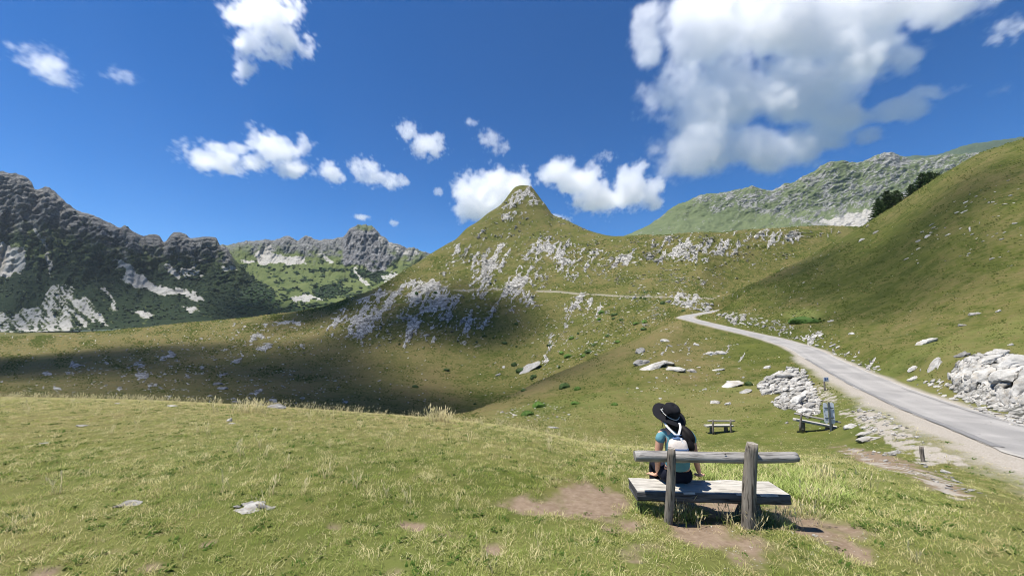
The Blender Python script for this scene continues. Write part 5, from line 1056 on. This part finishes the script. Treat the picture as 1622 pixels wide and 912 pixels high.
strap([(.085, -.03, .02), (.10, -.025, .05), (.082, -.045, .10), (.050, -.058, .165), (.02, -.040, H_)], .018)
#@@GRASS
# ------------------------------------------------------------------ meadow grass: instanced tufts of real blades
def blade_tuft(seed, n, h, spread, lean, wdt, heads=False):
    r = np.random.default_rng(seed); V, F = [], []
    for i in range(n):
        a = r.uniform(0, 6.283); rr = spread * math.sqrt(r.random()); b = np.array([rr * math.cos(a), rr * math.sin(a), -.006]); ln = h * r.uniform(.5, 1.15); la = r.uniform(0, 6.283); lv = np.array([math.cos(la), math.sin(la), 0]) * lean * r.uniform(.3, 1.4)
        sd_ = np.array([-math.sin(la), math.cos(la), 0]) * wdt * r.uniform(.7, 1.3) * .5; k = len(V)
        m1 = b + np.array([0, 0, ln * .55]) + lv * ln * .28; tp = b + np.array([0, 0, ln * .92]) + lv * ln * .95
        V += [b - sd_, b + sd_, m1 + sd_ * .8, m1 - sd_ * .8, tp]; F += [(k, k + 1, k + 2, k + 3), (k + 3, k + 2, k + 4)]
        if heads:
            k = len(V); hw = sd_ * 2.4; V += [tp - hw * .4, tp + hw * .4, tp + np.array([0, 0, .02]) + lv * .012 + hw, tp + np.array([0, 0, .045]) + lv * .03, tp + np.array([0, 0, .02]) + lv * .012 - hw]; F += [(k, k + 1, k + 2, k + 3, k + 4)]
    return V, F
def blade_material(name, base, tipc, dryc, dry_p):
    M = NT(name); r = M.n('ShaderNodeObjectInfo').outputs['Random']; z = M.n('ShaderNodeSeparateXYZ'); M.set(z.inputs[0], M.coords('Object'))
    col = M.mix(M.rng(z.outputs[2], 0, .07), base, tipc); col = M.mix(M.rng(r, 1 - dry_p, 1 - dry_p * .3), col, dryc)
    bs = M.n('ShaderNodeBsdfDiffuse'); M.set(bs.inputs[0], col); tr = M.n('ShaderNodeBsdfTranslucent'); M.set(tr.inputs[0], col); mx = M.n('ShaderNodeMixShader'); mx.inputs[0].default_value = .40
    M.t.links.new(bs.outputs[0], mx.inputs[1]); M.t.links.new(tr.outputs[0], mx.inputs[2]); M.t.links.new(mx.outputs[0], M.out.inputs['Surface']); return M.m
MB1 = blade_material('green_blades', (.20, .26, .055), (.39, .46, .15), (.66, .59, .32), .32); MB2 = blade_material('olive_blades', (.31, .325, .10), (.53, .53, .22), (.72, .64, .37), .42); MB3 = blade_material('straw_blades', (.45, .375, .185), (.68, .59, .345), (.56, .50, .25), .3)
MBH = blade_material('broad_herb_leaves', (.06, .11, .022), (.12, .19, .045), (.30, .33, .12), .15)
TUFTS = bpy.data.collections.new('grass_tufts')
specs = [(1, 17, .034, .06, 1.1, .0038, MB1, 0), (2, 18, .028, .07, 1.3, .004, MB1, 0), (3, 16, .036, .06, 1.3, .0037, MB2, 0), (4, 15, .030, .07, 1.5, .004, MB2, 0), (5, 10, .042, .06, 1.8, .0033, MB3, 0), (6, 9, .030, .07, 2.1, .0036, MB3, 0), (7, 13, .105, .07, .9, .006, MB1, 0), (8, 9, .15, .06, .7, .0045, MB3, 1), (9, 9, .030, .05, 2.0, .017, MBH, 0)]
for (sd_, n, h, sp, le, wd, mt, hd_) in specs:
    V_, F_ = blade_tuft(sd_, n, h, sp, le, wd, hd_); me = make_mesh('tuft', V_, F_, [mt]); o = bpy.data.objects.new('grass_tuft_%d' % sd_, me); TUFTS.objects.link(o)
cell = np.abs(np.gradient(GX, axis=1) * np.gradient(GY, axis=0))
ok = (GY > 1.6) & (GY < 34) & (np.abs(S)[None] < 2.3) & (RD > 2.4) & (ROWI <= ROW0[4] - 2)
dens = np.where(GY < 4.5, 430.0, 430.0 * (4.5 / np.maximum(GY, 4.5)) ** 1.55)
bald = np.clip(1 - DIRT * 1.05, 0, 1) * np.clip(1 - GRAV, 0, 1)
# nothing grows through the bench seat, rocks stay clear
wt = cell * dens * ok * (bald ** 1.5 + .03) * np.clip(.75 + .9 * n2 + .3 * n1, .15, 1.6)
NT_ = int(min(120000, wt.sum())); pick = RNG.choice(wt.size, NT_, p=(wt / wt.sum()).ravel())
ii, jj = np.unravel_index(pick, wt.shape)
gxp = GX[ii, jj] + RNG.uniform(-.5, .5, NT_) * np.abs(np.gradient(GX, axis=1))[ii, jj]; gyp = GY[ii, jj] + RNG.uniform(-.5, .5, NT_) * np.abs(np.gradient(GY, axis=0))[ii, jj]
gzp = GZ[ii, jj]
slope_y = (np.gradient(GZ, axis=0) / np.maximum(np.gradient(GY, axis=0), 1e-6))[ii, jj]; gzp = gzp + slope_y * (gyp - GY[ii, jj])
dryv = np.clip(DRY[ii, jj], 0, 1.2); lus = LUSH[ii, jj]; u_ = RNG.random(NT_); far_ = sstep(6, 18, gyp)
u2 = u_ * 1.0 + .30 * (dryv - .5) + .22 * far_ - .22 * np.clip(lus - .4, 0, 1) + .08 + .55 * n1[ii, jj] + .35 * n3[ii, jj]
idx = np.where(u2 < .26, RNG.integers(0, 2, NT_), np.where(u2 < .72, RNG.integers(2, 4, NT_), RNG.integers(4, 6, NT_)))
tall = blob(1225, 768, 120, 26, 10, .5)[ii, jj]; idx = np.where((tall > .4) & (RNG.random(NT_) < .55), 6, idx)
brow = ((gyp > 13) & (gyp < 30) & (PX[ii, jj] < 960)); idx = np.where(brow & (RNG.random(NT_) < .03), 7, idx)
scl = RNG.uniform(.65, 1.25, NT_) * (1 + .5 * sstep(5, 20, gyp)) * (1 + .35 * np.clip(lus - .5, 0, 1)) * np.where(DIRT[ii, jj] > .4, .7, 1)
idx = np.where(RNG.random(NT_) < .006, 7, idx); idx = np.where((RNG.random(NT_) < .05 + .12 * (n2[ii, jj] > .25)) & (gyp < 14), 8, idx)
pts = np.stack([gxp, gyp, gzp], 1)
# rank tufts round the posts and on the bank behind the bench
ex_p, ex_i, ex_s = [], [], []
def rank(px, py, n, rx, ry, kinds, s0, s1):
    c_ = ground_at(px, py); k = c_.y / FPX
    for _ in range(n):
        x = c_.x + RNG.normal() * rx * k * .6; y = c_.y + RNG.normal() * ry * .5; ex_p.append((x, y, gz(x, y) - .004)); ex_i.append(int(RNG.choice(kinds))); ex_s.append(RNG.uniform(s0, s1))
rank(1035, 812, 46, 26, .12, [6, 6, 0, 2], .8, 1.5); rank(1066, 818, 60, 22, .13, [6, 6, 7, 4, 2], .8, 1.5); rank(1105, 815, 34, 24, .12, [6, 0, 2], .7, 1.2); rank(1190, 826, 40, 24, .12, [6, 7, 4, 2], .7, 1.3); rank(1228, 826, 46, 30, .14, [6, 4, 7, 2], .7, 1.25); rank(1270, 815, 26, 24, .14, [7, 4, 2, 6], .7, 1.1)
rank(697, 668, 26, 12, .5, [7, 7, 5], 1.4, 2.4); rank(395, 652, 26, 14, .7, [7, 7, 5], 1.2, 2.2); rank(130, 633, 14, 60, .8, [7, 5], 1.0, 1.6); rank(240, 635, 12, 50, .8, [7, 5], 1.0, 1.6)
rank(1315, 770, 20, 30, .4, [7, 6], 1.0, 1.8)
pts = np.concatenate([pts, np.array(ex_p)]); idx = np.concatenate([idx, np.array(ex_i)]); scl = np.concatenate([scl, np.array(ex_s)])
me = bpy.data.meshes.new('grass'); me.vertices.add(len(pts)); me.vertices.foreach_set('co', pts.astype(np.float32).ravel()); me.update()
grass = bpy.data.objects.new('grass', me); COL.objects.link(grass)
for nm, arr, ty in (('tuft', idx, 'INT'), ('size', scl, 'FLOAT'), ('turn', RNG.uniform(0, 6.283, len(pts)), 'FLOAT')):
    a = me.attributes.new(nm, ty, 'POINT'); a.data.foreach_set('value', np.asarray(arr, np.int32 if ty == 'INT' else np.float32))
g = bpy.data.node_groups.new('grass_scatter', 'GeometryNodeTree'); g.interface.new_socket('Geometry', in_out='INPUT', socket_type='NodeSocketGeometry'); g.interface.new_socket('Geometry', in_out='OUTPUT', socket_type='NodeSocketGeometry')
N = g.nodes; gi = N.new('NodeGroupInput'); go = N.new('NodeGroupOutput'); iop = N.new('GeometryNodeInstanceOnPoints'); ci = N.new('GeometryNodeCollectionInfo')
ci.inputs['Collection'].default_value = TUFTS; ci.inputs['Separate Children'].default_value = True; ci.inputs['Reset Children'].default_value = True
def na(nm, ty):
    n = N.new('GeometryNodeInputNamedAttribute'); n.data_type = ty; n.inputs['Name'].default_value = nm; return n.outputs[0]
g.links.new(gi.outputs[0], iop.inputs['Points']); g.links.new(ci.outputs[0], iop.inputs['Instance']); iop.inputs['Pick Instance'].default_value = True
g.links.new(na('tuft', 'INT'), iop.inputs['Instance Index']); g.links.new(na('size', 'FLOAT'), iop.inputs['Scale'])
cx3 = N.new('ShaderNodeCombineXYZ'); g.links.new(na('turn', 'FLOAT'), cx3.inputs[2]); er_ = N.new('FunctionNodeEulerToRotation'); g.links.new(cx3.outputs[0], er_.inputs[0]); g.links.new(er_.outputs[0], iop.inputs['Rotation'])
g.links.new(iop.outputs[0], go.inputs[0]); md = grass.modifiers.new('scatter', 'NODES'); md.node_group = g
tag(grass, 'short sunburnt meadow grass around the bench and over the brow', 'grass', kind='stuff')
print('TUFTS', len(pts))
#@@CLOUDS
# ------------------------------------------------------------------ clouds: fog grids grown from blobs and eroded by noise
VOX = [0]
def cloud_material(dens):
    m = bpy.data.materials.new('cloud_vapour'); m.use_nodes = True; t = m.node_tree; t.nodes.clear()
    o = t.nodes.new('ShaderNodeOutputMaterial'); v = t.nodes.new('ShaderNodeVolumePrincipled')
    v.inputs['Color'].default_value = (1, 1, 1, 1); v.inputs['Density'].default_value = dens; v.inputs['Anisotropy'].default_value = .62
    v.inputs['Density Attribute'].default_value = 'density'
    t.links.new(v.outputs[0], o.inputs['Volume']); return m
def cloud(blobs, label, Y=None, vox=None, dens=.05, amp=.85, nscale=1.0, depth=.8, seed=0, soft=.35, shear=0.0, group='clouds in the blue sky', wisp=0.0, base=None):
    """blobs: (px, py, rx_px, ry_px[, dY]) in the view; Y: distance of the cloud"""
    B = [] if Y else list(blobs)
    for b in (blobs if Y else ()):
        yy = Y + (b[4] if len(b) > 4 else 0.0)
        c = at(b[0], b[1], yy); k = yy / FPX * (1 if True else 1)
        B.append((c, b[2] * k, (b[5] if len(b) > 5 else depth * max(b[2], b[3])) * k, b[3] * k))
    pad = 1.45
    lo = Vector([min(c[i] - (rx, ry, rz)[i] * pad for c, rx, ry, rz in B) for i in range(3)])
    hi = Vector([max(c[i] + (rx, ry, rz)[i] * pad for c, rx, ry, rz in B) for i in range(3)])
    cen = (lo + hi) / 2; ext = hi - lo
    vx = (vox or 2.6) * (Y / FPX if Y else 1.0)
    res = [int(min(300, max(12, e / (vx * f)))) for e, f in zip(ext, (1, 2.2, 1))]; VOX[0] += res[0] * res[1] * res[2]
    size = float(np.mean([max(rx, rz) for _, rx, ry, rz in B]))
    me = bpy.data.volumes.new('cloud')
    o = bpy.data.objects.new('cloud', me); COL.objects.link(o); o.location = cen
    mat = cloud_material(dens); me.materials.append(mat)
    g = bpy.data.node_groups.new('cloud_grid', 'GeometryNodeTree')
    g.interface.new_socket('Geometry', in_out='INPUT', socket_type='NodeSocketGeometry'); g.interface.new_socket('Geometry', in_out='OUTPUT', socket_type='NodeSocketGeometry')
    N = g.nodes; K = g.links
    go = N.new('NodeGroupOutput'); pos = N.new('GeometryNodeInputPosition').outputs[0]
    def vm(op, a, b=None):
        n = N.new('ShaderNodeVectorMath'); n.operation = op
        for i, v in enumerate((a, b)):
            if v is None: continue
            if isinstance(v, bpy.types.NodeSocket): K.new(v, n.inputs[i])
            else: n.inputs[i].default_value = tuple(v)
        return n
    def mm(op, a, b=0.0, c=None):
        n = N.new('ShaderNodeMath'); n.operation = op
        for i, v in enumerate((a, b, c)):
            if v is None: continue
            if isinstance(v, bpy.types.NodeSocket): K.new(v, n.inputs[i])
            else: n.inputs[i].default_value = v
        return n.outputs[0]
    def nz(vec, sc_, det, rough=.55, dist=0.0):
        n = N.new('ShaderNodeTexNoise'); K.new(vec, n.inputs['Vector']); n.inputs['Scale'].default_value = sc_; n.inputs['Detail'].default_value = det
        n.inputs['Roughness'].default_value = rough; n.inputs['Distortion'].default_value = dist; return n
    q = vm('ADD', pos, (seed * 1371.0, seed * 911.0, seed * 377.0)).outputs[0]
    wv = nz(q, .55 * nscale / size, 2.0)
    wrp = vm('MULTIPLY', vm('SUBTRACT', wv.outputs['Color'], (.5, .5, .5)).outputs[0], (size * .9,) * 3).outputs[0]
    p = vm('ADD', pos, wrp).outputs[0]
    d = None
    for c, rx, ry, rz in B:
        l = vm('LENGTH', vm('DIVIDE', vm('SUBTRACT', p, c - cen).outputs[0], (rx, ry, rz)).outputs[0]).outputs['Value']
        d = l if d is None else mm('SMOOTH_MIN', d, l, .25)
    f1 = nz(q, 1.1 * nscale / size, 6.0, .66, .0).outputs['Fac']
    f2 = N.new('ShaderNodeTexVoronoi'); f2.feature = 'F1'; K.new(vm('ADD', q, wrp).outputs[0], f2.inputs['Vector']); f2.inputs['Scale'].default_value = 2.6 * nscale / size
    er = mm('ADD', mm('MULTIPLY', mm('SUBTRACT', f1, .5), 4.6 * amp), mm('MULTIPLY', mm('SUBTRACT', f2.outputs['Distance'], .45), .45 * amp))
    k = mm('SUBTRACT', mm('SUBTRACT', 1.05, d), er)
    mr = N.new('ShaderNodeMapRange'); mr.interpolation_type = 'SMOOTHSTEP'; K.new(k, mr.inputs[0]); mr.inputs[1].default_value = 0.0; mr.inputs[2].default_value = soft * 1.9
    vc = N.new('GeometryNodeVolumeCube'); K.new(mm('POWER', mr.outputs[0], 1.7), vc.inputs['Density'])
    vc.inputs['Min'].default_value = lo - cen; vc.inputs['Max'].default_value = hi - cen
    for nm, v in zip(('Resolution X', 'Resolution Y', 'Resolution Z'), res): vc.inputs[nm].default_value = v
    sm = N.new('GeometryNodeSetMaterial'); sm.inputs['Material'].default_value = mat
    K.new(vc.outputs[0], sm.inputs[0]); K.new(sm.outputs[0], go.inputs[0])
    md = o.modifiers.new('grid', 'NODES'); md.node_group = g
    tag(o, label, 'cloud', group)
    return o
cy.volume_step_rate = 1.0
cloud([(1035, 60, 40, 62), (1110, 50, 80, 90), (1230, 30, 130, 95), (1360, 10, 120, 70), (1470, -10, 100, 45), (1060, 160, 62, 66), (1150, 150, 110, 85), (1270, 130, 110, 75), (1370, 85, 90, 55), (1100, 232, 85, 48), (1200, 232, 100, 42), (1290, 215, 60, 30), (1330, 185, 60, 26), (1430, 172, 50, 18), (1475, 158, 36, 13), (1380, 215, 32, 10)],
      'huge white cumulus cloud filling the upper right of the sky', 2200, seed=1, dens=.014, vox=2.5, amp=.56, soft=.24, depth=.42)
cloud([(748, 305, 36, 34), (790, 296, 46, 32), (772, 326, 44, 28), (820, 300, 22, 20), (735, 330, 22, 18)], 'white puffy cloud rising behind the left side of the pointed peak', 3400, seed=2, dens=0.0160, amp=0.69, soft=.2, vox=1.7)
cloud([(880, 275, 32, 22), (915, 290, 46, 26), (950, 312, 48, 26), (1000, 296, 36, 28), (1030, 306, 28, 22)], 'broad white cloud right of the pointed peak', 3400, seed=3, dens=0.0160, amp=0.69, soft=.2, vox=1.7)
cloud([(420, 22, 52, 42), (448, 60, 36, 34), (395, 70, 26, 26), (388, 108, 15, 22), (372, 30, 20, 20), (478, 78, 16, 10)], 'ragged white cloud hanging from the top edge left of centre', 1500, seed=4, dens=0.0280, amp=0.98, soft=.24, vox=2.2)
cloud([(70, 100, 36, 20), (92, 120, 24, 18), (35, 82, 18, 9)], 'small streaked cloud at the upper left', 1800, seed=5, dens=0.0140, amp=1.03, soft=.45, vox=1.8)
cloud([(190, 120, 24, 10), (200, 126, 14, 8)], 'faint wisp of cloud right of the streaked upper left cloud', 1800, seed=6, dens=0.0100, amp=1.03, soft=.45, vox=1.8)
cloud([(320, 246, 32, 20), (352, 258, 40, 18), (340, 232, 20, 10)], 'left half of the long broken cloud above the valley', 2600, seed=7, dens=0.0160, amp=0.98, soft=.24, vox=2.0)
cloud([(415, 226, 28, 22), (440, 240, 34, 24), (466, 266, 30, 14), (486, 225, 14, 14), (405, 258, 24, 14), (378, 236, 16, 12)], 'right half of the long broken cloud above the valley', 2600, seed=8, dens=0.0160, amp=0.98, soft=.24, vox=2.0)
cloud([(526, 274, 20, 18), (532, 282, 18, 12)], 'small rounded cloud in the row above the valley', 2600, seed=9, dens=0.0180, amp=0.69, soft=.2, vox=1.6)
cloud([(562, 260, 14, 12), (582, 272, 24, 18), (610, 286, 24, 12), (632, 288, 14, 8)], 'torn cloud at the right end of the row above the valley', 2600, seed=10, dens=0.0160, amp=0.98, soft=.24, vox=1.8)
cloud([(642, 206, 16, 14), (674, 230, 28, 18), (690, 236, 20, 14)], 'small white cloud with a tail above and left of the peak', 2400, seed=11, dens=0.0180, amp=0.86, soft=.22, vox=1.8)
cloud([(775, 222, 20, 18), (788, 236, 18, 12), (748, 196, 12, 8)], 'thin cloud high above the pointed peak', 2400, seed=12, dens=0.0120, amp=0.98, soft=.35, vox=1.8)
cloud([(1602, 45, 30, 18), (1585, 60, 18, 12)], 'pale cloud streak at the upper right corner', 2000, seed=13, dens=0.0120, amp=1.03, soft=.45, vox=1.8)
cloud([(1588, 142, 20, 8)], 'faint cloud wisp near the right edge', 2200, seed=14, dens=0.0060, amp=1.03, soft=.9, vox=1.8)
cloud([(572, 345, 15, 6)], 'tiny white cloud just above the domed summit', 3400, seed=15, dens=0.0200, amp=0.69, soft=.35, vox=1.4)
cloud([(624, 352, 9, 6)], 'tiny white cloud right of the domed summit', 3400, seed=16, dens=0.0200, amp=0.69, soft=.35, vox=1.4)
cloud([(958, 248, 16, 7), (966, 250, 10, 6)], 'tiny wisp above the broad cloud right of the peak', 2800, seed=17, dens=0.0120, amp=0.92, soft=.35, vox=1.6)
cloud([(695, 305, 9, 9)], 'tiny puff left of the cloud behind the peak', 3400, seed=18, dens=0.0160, amp=0.80, soft=.35, vox=1.4)
cloud([(890, 350, 16, 8), (878, 344, 10, 7)], 'low white puff touching the right flank of the peak', 3400, seed=19, dens=0.0200, amp=0.57, soft=.2, vox=1.6)
# clouds overhead, out of frame, that shade the hollow, the hill and the left wall
def overhead(spots, label, z, seed, thick, dens, amp=.5, soft=.8, vox=14.0):
    B_ = []
    for gx_, gy_, gz_, rx, ry in spots:
        t = (z - gz_) / SUN.z; c = Vector((gx_, gy_, gz_)) + SUN * t; B_.append((c, rx, ry, thick))
    return cloud(B_, label, None, vox=vox, dens=dens, amp=amp, soft=soft, seed=seed, nscale=1.0, group='clouds overhead out of the picture')
overhead([(-34, 78, -12, 52, 44), (-85, 115, -10, 90, 64), (-175, 130, -9, 125, 62), (-45, 195, 8, 62, 72), (-115, 262, 15, 66, 72)], 'cumulus overhead to the left shading the hollow', 1350, 31, 60, .062, amp=.36, soft=.50)
overhead([(92, 118, 18, 28, 24), (84, 92, 10, 30, 24), (68, 66, 4, 28, 18), (104, 84, 16, 30, 20)], 'small cumulus overhead shading the foot of the right hand hill', 1350, 32, 40, .024, amp=.34, soft=.4, vox=8.0)
overhead([(-950, 880, 150, 330, 190), (-600, 860, 80, 260, 130)], 'cumulus overhead far to the left shading the mountain wall', 2100, 33, 120, .040, vox=34.0)
# ------------------------------------------------------------------ mountain air
mh = bpy.data.materials.new('mountain_air'); mh.use_nodes = True; t = mh.node_tree; t.nodes.clear(); ho = t.nodes.new('ShaderNodeOutputMaterial'); hv_ = t.nodes.new('ShaderNodeVolumePrincipled')
hv_.inputs['Color'].default_value = (.72, .86, 1, 1); hv_.inputs['Density'].default_value = HAZE; hv_.inputs['Anisotropy'].default_value = .3; t.links.new(hv_.outputs[0], ho.inputs['Volume'])
x0, x1, y0, y1, z0, z1 = -5200, 5600, -40, 3600, -40, 960
hb_ = mesh_obj('haze', [(x, y, z) for z in (z0, z1) for x, y in ((x0, y0), (x1, y0), (x1, y1), (x0, y1))], [(0, 3, 2, 1), (4, 5, 6, 7), (0, 1, 5, 4), (1, 2, 6, 5), (2, 3, 7, 6), (3, 0, 4, 7)], [mh], smooth=False)
tag(hb_, 'thin blue mountain air between the meadow and the far ranges', 'haze', kind='stuff')
#@@END
